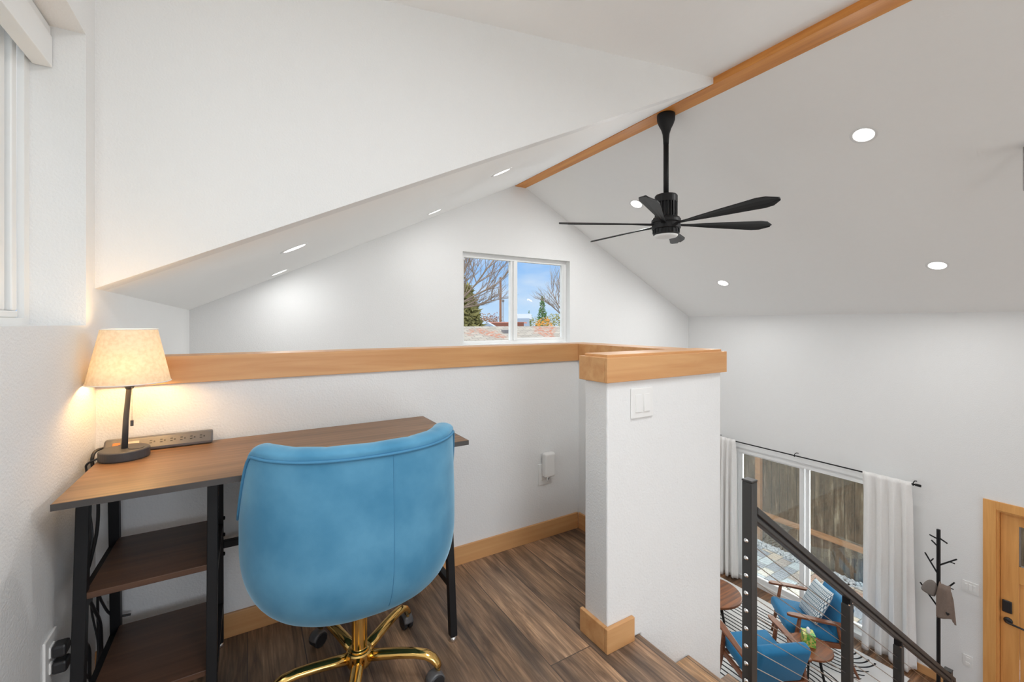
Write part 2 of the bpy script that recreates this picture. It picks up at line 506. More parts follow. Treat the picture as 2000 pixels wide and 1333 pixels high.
def shingle_mat():
    m, n, l, p = base_mat('roof_shingles')
    p.inputs['Roughness'].default_value = 0.95
    tc = n.new('ShaderNodeTexCoord')
    br = n.new('ShaderNodeTexBrick')
    br.inputs['Color1'].default_value = rgb(146, 140, 133); br.inputs['Color2'].default_value = rgb(124, 119, 113)
    br.inputs['Mortar'].default_value = rgb(100, 96, 92)
    br.inputs['Scale'].default_value = 1; br.inputs['Mortar Size'].default_value = 0.012
    br.inputs['Brick Width'].default_value = 0.3; br.inputs['Row Height'].default_value = 0.14
    l.new(tc.outputs['Object'], br.inputs['Vector'])
    nz = n.new('ShaderNodeTexNoise'); nz.inputs['Scale'].default_value = 0.55; nz.inputs['Detail'].default_value = 6
    l.new(tc.outputs['Object'], nz.inputs['Vector'])
    cr = n.new('ShaderNodeValToRGB')
    cr.color_ramp.elements[0].position = 0.57; cr.color_ramp.elements[0].color = (0, 0, 0, 1)
    cr.color_ramp.elements[1].position = 0.63; cr.color_ramp.elements[1].color = (1, 1, 1, 1)
    l.new(nz.outputs[0], cr.inputs[0])
    mo = n.new('ShaderNodeMixRGB'); mo.inputs[2].default_value = rgb(142, 82, 58)
    nf = n.new('ShaderNodeTexNoise'); nf.inputs['Scale'].default_value = 9; nf.inputs['Detail'].default_value = 5
    l.new(tc.outputs['Object'], nf.inputs['Vector'])
    cf = n.new('ShaderNodeValToRGB')
    cf.color_ramp.elements[0].position = 0.42; cf.color_ramp.elements[0].color = (0, 0, 0, 1)
    cf.color_ramp.elements[1].position = 0.58; cf.color_ramp.elements[1].color = (0.9, 0.9, 0.9, 1)
    l.new(nf.outputs[0], cf.inputs[0])
    fm = n.new('ShaderNodeMixRGB'); fm.blend_type = 'MULTIPLY'; fm.inputs[0].default_value = 1
    l.new(cr.outputs[0], fm.inputs[1]); l.new(cf.outputs[0], fm.inputs[2])
    l.new(fm.outputs[0], mo.inputs[0]); l.new(br.outputs['Color'], mo.inputs[1]); l.new(mo.outputs[0], p.inputs['Base Color'])
    return m


RUG = rug_mat(); PILLOW = pillow_mat(); TBOX = tissue_mat(); PAVER = paver_mat(); FENCE = fence_mat(); SHING = shingle_mat()
FRAIL = wood('fence_rail_cedar', rgb(150, 108, 76), rgb(186, 142, 104), 'Y', 1.2, 0.8)
PEB = plain('white_pebbles', rgb(196, 200, 208), 0.8, noise=0.3, nscale=15)
GRASS = plain('garden_ground', rgb(110, 108, 84), 0.95, noise=0.3, nscale=2)
CONIF = plain('conifer_needles', rgb(96, 128, 80), 0.9, noise=0.5, nscale=3)
CEDAR = plain('cedar_needles', rgb(128, 124, 78), 0.9, noise=0.6, nscale=3)
AUT = plain('autumn_leaves', rgb(214, 156, 74), 0.9, noise=0.4, nscale=1.5)
OLV = plain('olive_leaves', rgb(150, 146, 88), 0.9, noise=0.4, nscale=1.5)
BARK = plain('bark', rgb(142, 126, 114), 0.9, noise=0.3, nscale=8)
POLEM = plain('weathered_pole', rgb(132, 96, 76), 0.9, noise=0.2, nscale=4)
BLUEH = plain('pale_blue_siding', rgb(146, 160, 184), 0.8, noise=0.05)
REDW = plain('brick_red_siding', rgb(122, 74, 62), 0.8, noise=0.15)
WROOF = plain('pale_roof', rgb(140, 146, 158), 0.8, noise=0.05)
DARKR = plain('dark_roof', rgb(110, 108, 112), 0.8, noise=0.1)

# ------------------------------------------------------------------ mesh helpers


def box(bm, x0, x1, y0, y1, z0, z1, M=None):
    vs = [bm.verts.new((x, y, z)) for x in (x0, x1) for y in (y0, y1) for z in (z0, z1)]
    for f in ((0, 1, 3, 2), (4, 6, 7, 5), (0, 4, 5, 1), (2, 3, 7, 6), (0, 2, 6, 4), (1, 5, 7, 3)):
        bm.faces.new([vs[i] for i in f])
    if M is not None:
        for v in vs:
            v.co = M @ v.co
    return vs


def prism(bm, pts, a0, a1, axis='Y'):
    """extrude a closed 2D polygon along an axis; pts are (x,z) for Y, (y,z) for X, (x,y) for Z"""
    def mk(p, a):
        if axis == 'Y':
            return (p[0], a, p[1])
        if axis == 'X':
            return (a, p[0], p[1])
        return (p[0], p[1], a)
    A = [bm.verts.new(mk(p, a0)) for p in pts]
    B = [bm.verts.new(mk(p, a1)) for p in pts]
    bm.faces.new(A); bm.faces.new(B[::-1])
    n = len(pts)
    for i in range(n):
        j = (i + 1) % n
        bm.faces.new((A[i], B[i], B[j], A[j]))
    return A + B


def tube(bm, pts, rad, seg=10, flat=1.0, cap=True):
    pts = [Vector(p) for p in pts]
    n = len(pts)
    if isinstance(rad, (int, float)):
        rad = [rad] * n
    rings = []
    up = None
    for i, p in enumerate(pts):
        t = (pts[min(i + 1, n - 1)] - pts[max(i - 1, 0)])
        if t.length < 1e-9:
            t = Vector((0, 0, 1))
        t.normalize()
        if up is None:
            up = Vector((0, 0, 1)) if abs(t.z) < 0.95 else Vector((0, 1, 0))
        u = up - t * up.dot(t)
        if u.length < 1e-6:
            u = t.orthogonal()
        u.normalize(); up = u
        v = t.cross(u)
        rings.append([bm.verts.new(p + (v * math.cos(a) + u * math.sin(a) * flat) * rad[i]) for a in [2 * PI * k / seg for k in range(seg)]])
    for i in range(n - 1):
        for k in range(seg):
            j = (k + 1) % seg
            bm.faces.new((rings[i][k], rings[i][j], rings[i + 1][j], rings[i + 1][k]))
    if cap:
        bm.faces.new(rings[0][::-1]); bm.faces.new(rings[-1])
    return rings


def frame_x(bm, x0, x1, y0, y1, z0, z1, wy0, wy1, wz0, wz1):
    """rectangular frame in a wall of constant x (no overlapping pieces)"""
    box(bm, x0, x1, y0, y0 + wy0, z0, z1); box(bm, x0, x1, y1 - wy1, y1, z0, z1)
    box(bm, x0, x1, y0 + wy0, y1 - wy1, z0, z0 + wz0); box(bm, x0, x1, y0 + wy0, y1 - wy1, z1 - wz1, z1)


def frame_y(bm, y0, y1, x0, x1, z0, z1, wx0, wx1, wz0, wz1):
    box(bm, x0, x0 + wx0, y0, y1, z0, z1); box(bm, x1 - wx1, x1, y0, y1, z0, z1)
    box(bm, x0 + wx0, x1 - wx1, y0, y1, z0, z0 + wz0); box(bm, x0 + wx0, x1 - wx1, y0, y1, z1 - wz1, z1)


def lathe(bm, prof, c=(0, 0, 0), seg=32, M=None, sx=1, sy=1):
    vs = []
    rings = []
    for r, z in prof:
        if r < 1e-5:
            v = bm.verts.new((c[0], c[1], c[2] + z)); rings.append([v]); vs.append(v); continue
        ring = [bm.verts.new((c[0] + r * sx * math.cos(2 * PI * k / seg), c[1] + r * sy * math.sin(2 * PI * k / seg), c[2] + z)) for k in range(seg)]
        rings.append(ring); vs += ring
    for i in range(len(rings) - 1):
        A_, B_ = rings[i], rings[i + 1]
        for k in range(seg):
            j = (k + 1) % seg
            if len(A_) == 1 and len(B_) == 1:
                break
            if len(A_) == 1:
                bm.faces.new((A_[0], B_[j], B_[k]))
            elif len(B_) == 1:
                bm.faces.new((A_[k], A_[j], B_[0]))
            else:
                bm.faces.new((A_[k], A_[j], B_[j], B_[k]))
    if prof[0][0] > 1e-5:
        bm.faces.new(rings[0][::-1])
    if prof[-1][0] > 1e-5:
        bm.faces.new(rings[-1])
    if M is not None:
        for v in vs:
            v.co = M @ v.co
    return vs


def grid(bm, fn, nu, nv, closed_u=False):
    g = [[bm.verts.new(fn(i / (nu if closed_u else nu - 1), j / (nv - 1))) for j in range(nv)] for i in range(nu)]
    for i in range(nu if closed_u else nu - 1):
        for j in range(nv - 1):
            a = (i + 1) % nu
            bm.faces.new((g[i][j], g[a][j], g[a][j + 1], g[i][j + 1]))
    return g


def obj(name, bm, mat, parent=None, bevel=0.0, smooth=False, seg=2, sub=0, merge=False):
    if merge:
        bmesh.ops.remove_doubles(bm, verts=bm.verts, dist=1e-5)
    bmesh.ops.recalc_face_normals(bm, faces=bm.faces)
    me = bpy.data.meshes.new(name)
    if parent is not None:
        off = parent.get('_o')
        if off is not None:
            for v in bm.verts:
                v.co -= Vector(off)
    bm.to_mesh(me); bm.free()
    me.materials.append(mat)
    o = bpy.data.objects.new(name, me)
    COL.objects.link(o)
    if parent is not None:
        o.parent = parent
        if parent.get('_o') is not None:
            o['_o'] = parent['_o']
    if smooth:
        for p in me.polygons:
            p.use_smooth = True
    if bevel > 0:
        b = o.modifiers.new('bevel', 'BEVEL'); b.width = bevel; b.segments = seg; b.limit_method = 'ANGLE'; b.angle_limit = R(40)
    if sub:
        s = o.modifiers.new('sub', 'SUBSURF'); s.levels = sub; s.render_levels = sub
    return o


def NB():
    return bmesh.new()


def thing(name, label, cat, loc=(0, 0, 0), rotz=0.0, group=None, world=False):
    """an Empty at the thing's base; world=True lets its parts be modelled in room coordinates"""
    o = bpy.data.objects.new(name, None)
    o.empty_display_size = 0.1
    COL.objects.link(o)
    o.location = loc; o.rotation_euler = (0, 0, rotz)
    o['label'] = label; o['category'] = cat
    if group:
        o['group'] = group
    if world:
        o['_o'] = list(loc)
    return o


def tag(o, label, cat, group=None, kind=None):
    o['label'] = label; o['category'] = cat
    if group:
        o['group'] = group
    if kind:
        o['kind'] = kind
    return o


def struct(name, bm, mat, parent=None, bevel=0.0, label=None, cat=None, smooth=False):
    o = obj(name, bm, mat, parent, bevel, smooth)
    if parent is None:
        o['kind'] = 'structure'
        if label:
            o['label'] = label; o['category'] = cat
    return o


def struct_empty(name, loc, label, cat):
    o = thing(name, label, cat, loc, world=True)
    o['kind'] = 'structure'
    return o


def copy_tree(o, parent=None):
    c = o.copy(); COL.objects.link(c); c.parent = parent
    for ch in list(o.children):
        copy_tree(ch, c)
    return c


# ------------------------------------------------------------------ room shell
XL, XR, YN, YH, YF = -0.435, 6.384, -3.5, 1.9635, 4.738
EAVE = 1.3066
T = 0.14


def slopeL(x): return EAVE + 0.49 * (x - XL)
def slopeR(x): return EAVE + 0.50 * (XR - x)
def dorm(x): return 3.0 + 0.15 * (x - 2.929)


bx0, bx1, bz = 2.929, 3.089, 2.948
# left wall with window opening (y .45..1.871, z 1.184..2.101)
bm = NB()
box(bm, XL - T, XL, YN - T, YF + T, LOW - .1, 1.184)
box(bm, XL - T, XL, YN - T, 0.45, 1.184, 2.60)
box(bm, XL - T, XL, 1.871, YH + .12, 1.184, 2.60)
box(bm, XL - T, XL, 0.45, 1.871, 2.101, 2.60)
box(bm, XL - T, XL, YH + .12, YF + T, 1.184, EAVE + .05)
struct('wall_left', bm, WALL, label='white textured left wall holding the near window', cat='wall')
# far gable wall with window opening
wx0, wx1, wz0, wz1 = 2.196, 3.823, 0.935, 2.052
bm = NB()
prism(bm, [(XL, LOW - .1), (wx0, LOW - .1), (wx0, slopeL(wx0) + .05), (XL, slopeL(XL) + .05)], YF, YF + T)
prism(bm, [(wx1, LOW - .1), (XR + T, LOW - .1), (XR + T, slopeR(XR + T) + .05), (wx1, slopeR(wx1) + .05)], YF, YF + T)
prism(bm, [(wx0, LOW - .1), (wx1, LOW - .1), (wx1, wz0), (wx0, wz0)], YF, YF + T)
prism(bm, [(wx0, wz1), (wx1, wz1), (wx1, slopeR(wx1) + .05), (bx1, 3.0), (bx0, 3.0), (wx0, slopeL(wx0) + .05)], YF, YF + T)
struct('wall_far', bm, WALL, label='white gable end wall around the sliding window', cat='wall')
# right wall: slider opening y 2.02..3.92, door opening y .27..1.20
bm = NB()
top = EAVE + .05
box(bm, XR, XR + T, YN - T, .27, LOW - .1, top)
box(bm, XR, XR + T, 1.20, 2.02, LOW - .1, top)
box(bm, XR, XR + T, 3.92, YF, LOW - .1, top)
box(bm, XR, XR + T, .27, 1.20, -.666, top)
box(bm, XR, XR + T, 2.02, 3.92, -.64, top)
box(bm, XR, XR + T, 2.02, 3.92, LOW - .1, -2.66)
struct('wall_right', bm, WALL, label='tall white right wall above the glass slider and front door', cat='wall')
# near wall behind the camera, made-up opening for rear fill x .3..2.9, z .3..2.0
bm = NB()
box(bm, XL, -.3, YN - T, YN, .3, 2.0)
box(bm, 2.3, XR, YN - T, YN, .3, 2.0)
box(bm, XL, XR, YN - T, YN, 2.0, 3.1)
box(bm, XL, XR, YN - T, YN, -.28, .3)
box(bm, XL, 3.1, YN - T, YN, LOW - .1, -.28)
box(bm, 5.7, XR, YN - T, YN, LOW - .1, -.28)
box(bm, 3.1, 5.7, YN - T, YN, LOW - .1, -2.42)  # sill of the lower opening, also added for fill light
struct('wall_near', bm, WALL, label='white wall behind the viewer', cat='wall')
# dormer end wall (triangle above the slope, in the plane of the half wall)
bm = NB()
prism(bm, [(XL, slopeL(XL)), (bx0, slopeL(bx0)), (bx0, 3.15), (XL, dorm(XL) + .15)], YH, YH + .12)
struct('wall_dormer', bm, WALL, label='white triangular dormer wall hanging above the half wall', cat='wall')
# ceilings
bm = NB()
prism(bm, [(XL, slopeL(XL)), (bx0, slopeL(bx0)), (bx0, slopeL(bx0) + .2), (XL, slopeL(XL) + .2)], YH + .12, YF)
struct('ceiling_left_slope', bm, CEIL, label='white sloped ceiling left of the beam, past the dormer', cat='ceiling')
bm = NB()
prism(bm, [(bx1, slopeR(bx1)), (XR, slopeR(XR)), (XR, slopeR(XR) + .2), (bx1, slopeR(bx1) + .2)], YN, YF)
struct('ceiling_right_slope', bm, CEIL, label='white sloped ceiling right of the beam', cat='ceiling')
bm = NB()
prism(bm, [(XL, dorm(XL)), (bx0, dorm(bx0)), (bx0, dorm(bx0) + .15), (XL, dorm(XL) + .15)], YN, YH)
struct('ceiling_dormer', bm, CEIL, label='nearly flat white dormer ceiling overhead', cat='ceiling')
# ridge beam
bm = NB()
box(bm, bx0, bx1, YN, YF, bz, 3.2)
tag(obj('ridge_beam', bm, BEAMW, bevel=.002), 'long orange-brown wooden ridge beam along the ceiling peak', 'beam')

# floors
bm = NB(); box(bm, XL, 1.282, YN, YH + .01, -.28, 0); box(bm, 1.282, 1.79, 1.18, YH + .12, -.28, 0)
struct('floor', bm, FLOOR, label='brown plank floor of the loft', cat='floor')
bm = NB(); box(bm, XL - T, XR + T, YN - T, YF + T, LOW - .12, LOW)
struct('floor_lower', bm, LFLOOR, label='brown plank floor of the living room below', cat='floor')

# half wall, return wall and stub wall
bm = NB()
box(bm, XL, 1.79, YH + .01, YH + .13, -.28, 1.052)
struct('wall_half', bm, WALL, label='white half wall behind the desk', cat='wall')
bm = NB()
box(bm, 1.656, 1.796, 1.285, YH + .01, -.28, 1.052)
struct('wall_return', bm, WALL, label='short white return wall joining the half wall to the end pier', cat='wall')
bm = NB()
prism(bm, [(1.116, 0), (1.288, 0), (1.288, LOW), (1.796, LOW), (1.796, 1.052), (1.116, 1.052)], 1.168, 1.292)
struct('wall_stub', bm, WALL, bevel=.006, label='white wooden-capped pier beside the stair head', cat='wall')
# cap board (L and return) and skirt trim
bm = NB()
box(bm, XL, 1.80, YH + .004, YH + .135, 1.052, 1.072)
box(bm, 1.652, 1.80, 1.30, YH + .004, 1.052, 1.072)
struct('trim_1', bm, FIRY, bevel=.0015, label='wooden cap board on top of the half wall', cat='trim')
bm = NB()
box(bm, XL, 1.644, YH - .002, YH + .010, .974, 1.0715)
box(bm, 1.644, 1.656, 1.31, YH + .010, .974, 1.0715)
struct('trim_2', bm, FIR, bevel=.0015, label='honey wood fascia strip along the half wall top', cat='trim')
bm = NB()
box(bm, 1.116, 1.80, 1.168, 1.292, 1.052, 1.0755)
struct('trim_3', bm, FIR, bevel=.0015, label='flat wooden cap board on the white pier', cat='trim')
bm = NB()
box(bm, 1.100, 1.817, 1.152, 1.168, .9745, 1.066)
box(bm, 1.100, 1.116, 1.168, 1.307, .9745, 1.066)
box(bm, 1.116, 1.652, 1.292, 1.307, .9745, 1.066)
box(bm, 1.801, 1.817, 1.168, 1.30, .9745, 1.066)
struct('trim_4', bm, FIR, bevel=.002, label='thick wooden fascia band around the pier top', cat='trim')
# baseboards
bm = NB()
box(bm, XL, 1.644, YH - .002, YH + .010, 0.0, .0895)
struct('baseboard_half', bm, FIR, bevel=.0015, label='wooden baseboard along the half wall', cat='baseboard')
bm = NB()
box(bm, 1.644, 1.656, 1.31, YH - .002, 0.0, .0895)
struct('baseboard_return', bm, FIRY, bevel=.0015, label='short wooden baseboard on the return wall', cat='baseboard')
bm = NB()
box(bm, 1.100, 1.240, 1.152, 1.168, 0.0, .0895)
box(bm, 1.100, 1.116, 1.168, 1.303, 0.0, .0895)
struct('baseboard_stub', bm, FIR, bevel=.0025, label='wooden baseboard wrapping the pier corner', cat='baseboard')
bm = NB()
box(bm, XR - .014, XR, 1.32, 2.02, LOW, LOW + .09)
struct('baseboard_right', bm, FIRY, bevel=.002, label='wooden baseboard below the coat rack', cat='baseboard')

# ------------------------------------------------------------------ staircase
RI, RU, NOSE = 0.1914, 0.276, 1.284
st = thing('staircase', 'brown plank staircase going down beside the white pier', 'stairs', (NOSE, .62, LOW), world=True)
for k in range(1, 14):
    z = -RI * k
    x0 = NOSE + RU * (k - 1)
    bm = NB(); box(bm, x0 - .02, x0 + RU + .012, .16, 1.166, z - .035, z)
    obj('tread', bm, TREAD, st, bevel=.004)
for k in range(0, 14):
    x0 = NOSE + RU * k
    z1 = -RI * k - .03
    bm = NB(); box(bm, x0 - .025, x0 - .004, .16, 1.164, max(z1 - RI + .03, LOW), z1)
    obj('riser', bm, TREAD, st)
for y in (.13,):
    bm = NB()
    prism(bm, [(NOSE, -.28), (NOSE, .0), (NOSE + RU * 14, -RI * 14 + .0), (NOSE + RU * 14, LOW), (NOSE + RU * 12.4, LOW)], y, y + .03)
    obj('stringer', bm, WALL, st)
bm = NB()
prism(bm, [(1.80, -.62), (1.80, -.40), (NOSE + RU * 14, -RI * 14 + .06), (NOSE + RU * 14, LOW), (NOSE + RU * 12.6, LOW)], 1.168, 1.20)
obj('stringer', bm, WALL, st)

# ------------------------------------------------------------------ stair railing


def rail_z(x): return .012 - .705 * (x - 2.46)


ra = thing('stair_railing', 'black metal stair railing with thin steel cables', 'railing', (1.93, 1.12, -.574), world=True)
YR = 1.118
px_list = [1.934, 2.905, 3.645, 4.62]
for i, x in enumerate(px_list):
    step = math.ceil((x - .022 - NOSE) / RU)
    zb = -RI * min(step, 14)
    zt = .478 if i == 0 else (rail_z(x) - .095 if i < 3 else -1.49)
    bm = NB(); box(bm, x - .023, x + .023, YR - .023, YR + .023, zb, zt)
    po = obj('post', bm, RAILM, ra, bevel=.004)
    bm = NB(); box(bm, x - .05, x + .05, YR - .045, YR + .045, zb, zb + .008)
    obj('base_plate', bm, RAILM, po, bevel=.002)
    if i in (0, 3):
        bm = NB(); box(bm, x - .0245, x + .0245, YR - .0245, YR + .0245, zt, zt + .010)
        obj('post_cap', bm, RAILM, po, bevel=.004)
    else:
        bm = NB(); box(bm, x - .014, x + .014, YR - .02, YR + .02, zt, rail_z(x) - .055)
        obj('rail_bracket', bm, BLACK, po)
        for s in (-1, 1):
            bm = NB(); tube(bm, [(x + s * .017, YR - .016, zt + .001), (x + s * .017, YR - .016, zt + .008)], .005, 8)
            obj('screw', bm, CHROME, po)
# handrail: cap over a lower channel
for nm, w, a, b in (('handrail', .026, .0, -.036), ('rail_channel', .016, -.036, -.044), ('lower_rail', .021, -.044, -.07)):
    bm = NB()
    x0, x1 = 1.957, 4.70
    prism(bm, [(x0, rail_z(x0) + a), (x1, rail_z(x1) + a), (x1, rail_z(x1) + b), (x0, rail_z(x0) + b)], YR - w, YR + w)
    obj(nm, bm, BLACK if nm == 'rail_channel' else RAILM, ra, bevel=.004 if nm != 'rail_channel' else 0)
fz = [.217, .139, .061, -.018, -.097, -.176, -.255, -.333, -.411]
for z in fz:
    bm = NB()
    def cz(x): return z - .705 * (x - 1.91)
    tube(bm, [(1.90, YR, cz(1.90)), (4.60, YR, cz(4.60))], .0021, 6)
    obj('cable', bm, STEEL, ra)
    bm = NB()
    lathe(bm, [(.0, .012), (.005, .012), (.006, .008), (.010, .006), (.0105, 0)], seg=14,
          M=Matrix.Translation((1.911, YR, z)) @ Matrix.Rotation(R(-90), 4, 'Y'))
    f = obj('cable_fitting', bm, CHROME, ra, smooth=True)

# ------------------------------------------------------------------ far window (window_1)
wo = struct_empty('window_1', ((wx0 + wx1) / 2, YF + .09, wz0), 'white vinyl sliding window in the gable wall', 'window')
bm = NB()
yb0, yb1 = YF + .085, YF + T
fw = .052
frame_y(bm, yb0, yb1, wx0, wx1, wz0, wz1, fw, fw, .035, fw)
obj('window_frame', bm, VINYL, wo)
xm = 2.965
bm = NB(); box(bm, xm - .052, xm - .012, yb0 + .004, yb1, wz0 + .036, wz1 - fw - .001); box(bm, xm - .0119, xm + .045, yb0 - .012, yb1, wz0 + .036, wz1 - fw - .001)
obj('meeting_stile', bm, VINYL, wo, bevel=.003)
bm = NB(); box(bm, xm + .046, wx1 - fw - .022, yb0 + .006, yb1 - .01, wz0 + .036, wz0 + .062); box(bm, wx1 - fw - .0219, wx1 - fw - .0005, yb0 + .006, yb1 - .01, wz0 + .036, wz1 - fw - .001)
obj('sash', bm, VINYL, wo, bevel=.002)
for a, b in ((wx0 + fw, xm - .05), (xm + .04, wx1 - fw)):
    bm = NB(); box(bm, a, b, yb0 + .03, yb0 + .036, wz0 + .03, wz1 - fw)
    obj('pane', bm, GLASS, wo)

# ------------------------------------------------------------------ near left window (window_2)
w2 = struct_empty('window_2', (XL - .12, 1.16, 1.184), 'white vinyl window in the left wall', 'window')
x0, x1 = XL - T, XL - .125
ya, yb = 0.45, 1.871
bm = NB()
frame_x(bm, x0, x1, ya, yb, 1.184, 2.101, .035, .035, .022, .031)
obj('window_frame', bm, VINYL, w2)
bm = NB()
for q, dx in ((yb - .075, .012), (yb - .12, .022), (yb - .165, .034)):
    box(bm, x0 - .03, x1 - dx, q, q + .034, 1.227, 2.069)
box(bm, x0 - .03, x1 - .012, ya + .036, yb - .036, 1.2065, 1.2265)
obj('sash', bm, VINYL, w2, bevel=.004)
bm = NB(); box(bm, x0 - .01, x0 - .004, ya + .03, yb - .16, 1.2, 2.08)
obj('pane', bm, GLASS, w2)
bm = NB(); box(bm, x0 - .35, x0 - .30, -.8, 2.4, .2, 3.0)
tag(obj('privacy_screen', bm, plain('pale_screen', (0.60, 0.61, 0.61, 1), 0.8)), 'pale panel outside the left window glass', 'screen')
# roller blind cassette
rb = thing('roller_blind', 'white roller blind cassette at top of left window', 'blind', (XL - .1, 1.16, 1.972), world=True)
bm = NB()
prism(bm, [(XL - .118, 1.972), (XL - .074, 1.972), (XL - .074, 2.066), (XL - .118, 2.066)], ya + .01, yb - .004)
obj('valance', bm, VINYL, rb, bevel=.002)
bm = NB(); box(bm, XL - .104, XL - .078, ya + .01, yb - .004, 2.070, 2.094)
obj('mounting_rail', bm, VINYL, rb, bevel=.002)
bm = NB(); tube(bm, [(XL - .096, ya + .02, 2.02), (XL - .096, yb - .01, 2.02)], .018, 14)
obj('rolled_fabric', bm, CURT, rb)

# ------------------------------------------------------------------ glass slider (door_2)
d2 = struct_empty('door_2', (XR + .05, 2.97, -2.66), 'white framed sliding glass door to the patio', 'sliding door')
y0, y1, z0, z1 = 2.02, 3.92, -2.66, -.64
bm = NB()
frame_x(bm, XR - .004, XR + .12, y0, y1, z0, z1, .06, .06, .045, .12)
box(bm, XR - .014, XR - .0045, y0, y1, z1 - .05, z1 + .02)
obj('door_frame', bm, VINYL, d2)
ym = 2.97
bm = NB()
for a, b, dx in ((y0 + .06, ym + .05, .05), (ym - .045, y1 - .06, .02)):
    pass
frame_x(bm, XR + .015, XR + .055, ym - .005, y1 - .0605, z0 + .0455, z1 - .1205, .05, .05, .075, .02)
obj('fixed_panel_frame', bm, VINYL, d2, bevel=.003)
bm = NB()
frame_x(bm, XR + .060, XR + .10, y0 + .0605, ym, z0 + .0455, z1 - .1205, .05, .055, .075, .02)
obj('sliding_panel_frame', bm, VINYL, d2, bevel=.003)
for a, b, dx in ((y0 + .1, ym - .05, .08), (ym + .04, y1 - .1, .035)):
    bm = NB(); box(bm, XR + dx, XR + dx + .006, a, b, z0 + .11, z1 - .115)
    obj('pane', bm, GLASSD, d2)

# ------------------------------------------------------------------ front door (door_1)
d1 = struct_empty('door_1', (XR + .05, .73, LOW), 'honey wood front door at the right edge', 'door')
ct = .009
bm = NB()
box(bm, XR - .016, XR, 1.195, 1.285, LOW, -.584); box(bm, XR - .016, XR, .185, .275, LOW, -.584)
box(bm, XR - .016, XR, .275, 1.195, -.668, -.584)
obj('door_casing', bm, DOORW, d1, bevel=.002)
bm = NB()
box(bm, XR, XR + T, 1.18, 1.20, LOW, -.666); box(bm, XR, XR + T, .27, .29, LOW, -.666); box(bm, XR, XR + T, .29, 1.18, -.686, -.666)
obj('door_jamb', bm, DOORW, d1)
leaf_x = XR + .055
bm = NB()
box(bm, leaf_x, leaf_x + .04, 1.055, 1.178, LOW + .005, -.688)
box(bm, leaf_x, leaf_x + .04, .292, .415, LOW + .005, -.688)
box(bm, leaf_x, leaf_x + .04, .415, 1.055, -.80, -.688)
box(bm, leaf_x, leaf_x + .04, .415, 1.055, -1.36, -1.19)
box(bm, leaf_x, leaf_x + .04, .415, 1.055, LOW + .005, LOW + .24)
box(bm, leaf_x, leaf_x + .04, .70, .77, -2.6, -1.3)
lf = obj('door_leaf', bm, DOORW, d1, bevel=.003)
bm = NB(); box(bm, leaf_x + .014, leaf_x + .026, .42, 1.05, LOW + .2, -1.3)
obj('recessed_panel', bm, DOORW, d1)
bm = NB(); box(bm, leaf_x + .016, leaf_x + .022, .42, 1.05, -1.20, -.79)
obj('door_glass', bm, GLASSD, d1)
bm = NB(); box(bm, leaf_x + .004, leaf_x + .02, 1.043, 1.055, -1.19, -.80); box(bm, leaf_x + .004, leaf_x + .02, .43, 1.055, -1.195, -1.183)
obj('glass_bead', bm, GREYM, d1)
bm = NB(); box(bm, leaf_x - .02, leaf_x, 1.097, 1.165, -1.677, -1.557)
obj('deadbolt_keypad', bm, BLKP, d1, bevel=.012, seg=4)
bm = NB(); lathe(bm, [(0, .018), (.026, .016), (.032, .008), (.032, 0)], seg=24, M=Matrix.Translation((leaf_x, 1.125, -1.755)) @ Matrix.Rotation(R(-90), 4, 'Y'))
hd = obj('door_handle', bm, BLKP, d1, smooth=True)
bm = NB(); tube(bm, [(leaf_x - .015, 1.125, -1.755), (leaf_x - .05, 1.125, -1.755), (leaf_x - .052, 1.105, -1.757), (leaf_x - .05, 1.01, -1.765)], .009, 10)
obj('lever', bm, BLKP, hd, smooth=True)

# ------------------------------------------------------------------ curtains on rod
rd = thing('curtain_rod', 'thin black curtain rod above the sliding door', 'curtain rod', (6.284, 2.97, -.59), world=True)
bm = NB(); tube(bm, [(6.284, 1.775, -.588), (6.284, 4.17, -.588)], .008, 10)
obj('rod', bm, BLACK, rd, smooth=True)
bm = NB(); tube(bm, [(6.284, 1.735, -.588), (6.284, 1.782, -.588)], .014, 12)
obj('finial', bm, BLACK, rd, smooth=True)
for y in (1.80, 3.02, 4.14):
    bm = NB()
    tube(bm, [(XR, y, -.572), (6.33, y, -.560), (6.295, y, -.566), (6.275, y, -.580), (6.272, y, -.597), (6.29, y, -.602)], .005, 8)
    obj('bracket', bm, BLACK, rd, smooth=True)


def curtain(y0, y1, ztop, zbot, label, seed, flare=.0, folds=7):
    rnd = random.Random(seed)
    ph = [rnd.uniform(0, 2 * PI) for _ in range(6)]
    bm = NB()
    yc = (y0 + y1) / 2

    def fn(u, v):
        a = u * 2 * PI * folds
        y = y0 + (y1 - y0) * u
        # slight widening to the hem
        y = yc + (y - yc) * (1 + flare * v)
        d = (.028 + .024 * v) * math.sin(a + ph[0] + .5 * math.sin(v * 3 + ph[1])) + .012 * math.sin(2.3 * a * .5 + ph[2] + v) * (0.4 + v)
        y += .010 * math.sin(a * 2 + ph[3]) * (.3 + v)
        z = ztop + (zbot - ztop) * v + (.012 * math.sin(u * 9 + ph[4]) * v)
        rodw = max(0, 1 - v * 9)
        return (6.284 + d * (1 - .72 * rodw) - .006 - .013 * rodw, y, z)
    g = grid(bm, fn, 110, 40)
    o = obj('curtain', bm, CURT, smooth=True)
    so = o.modifiers.new('thick', 'SOLIDIFY'); so.thickness = .003
    tag(o, label, 'curtain', 'linen curtains at the sliding door')
    return o


curtain(2.262, 1.815, -.565, -2.655, 'gathered white linen curtain right of the sliding door', 3, .10, 4)
curtain(4.16, 3.845, -.560, -2.66, 'narrow white curtain left of the sliding door, cut by the pier', 8, .05, 4)

# ------------------------------------------------------------------ downlights


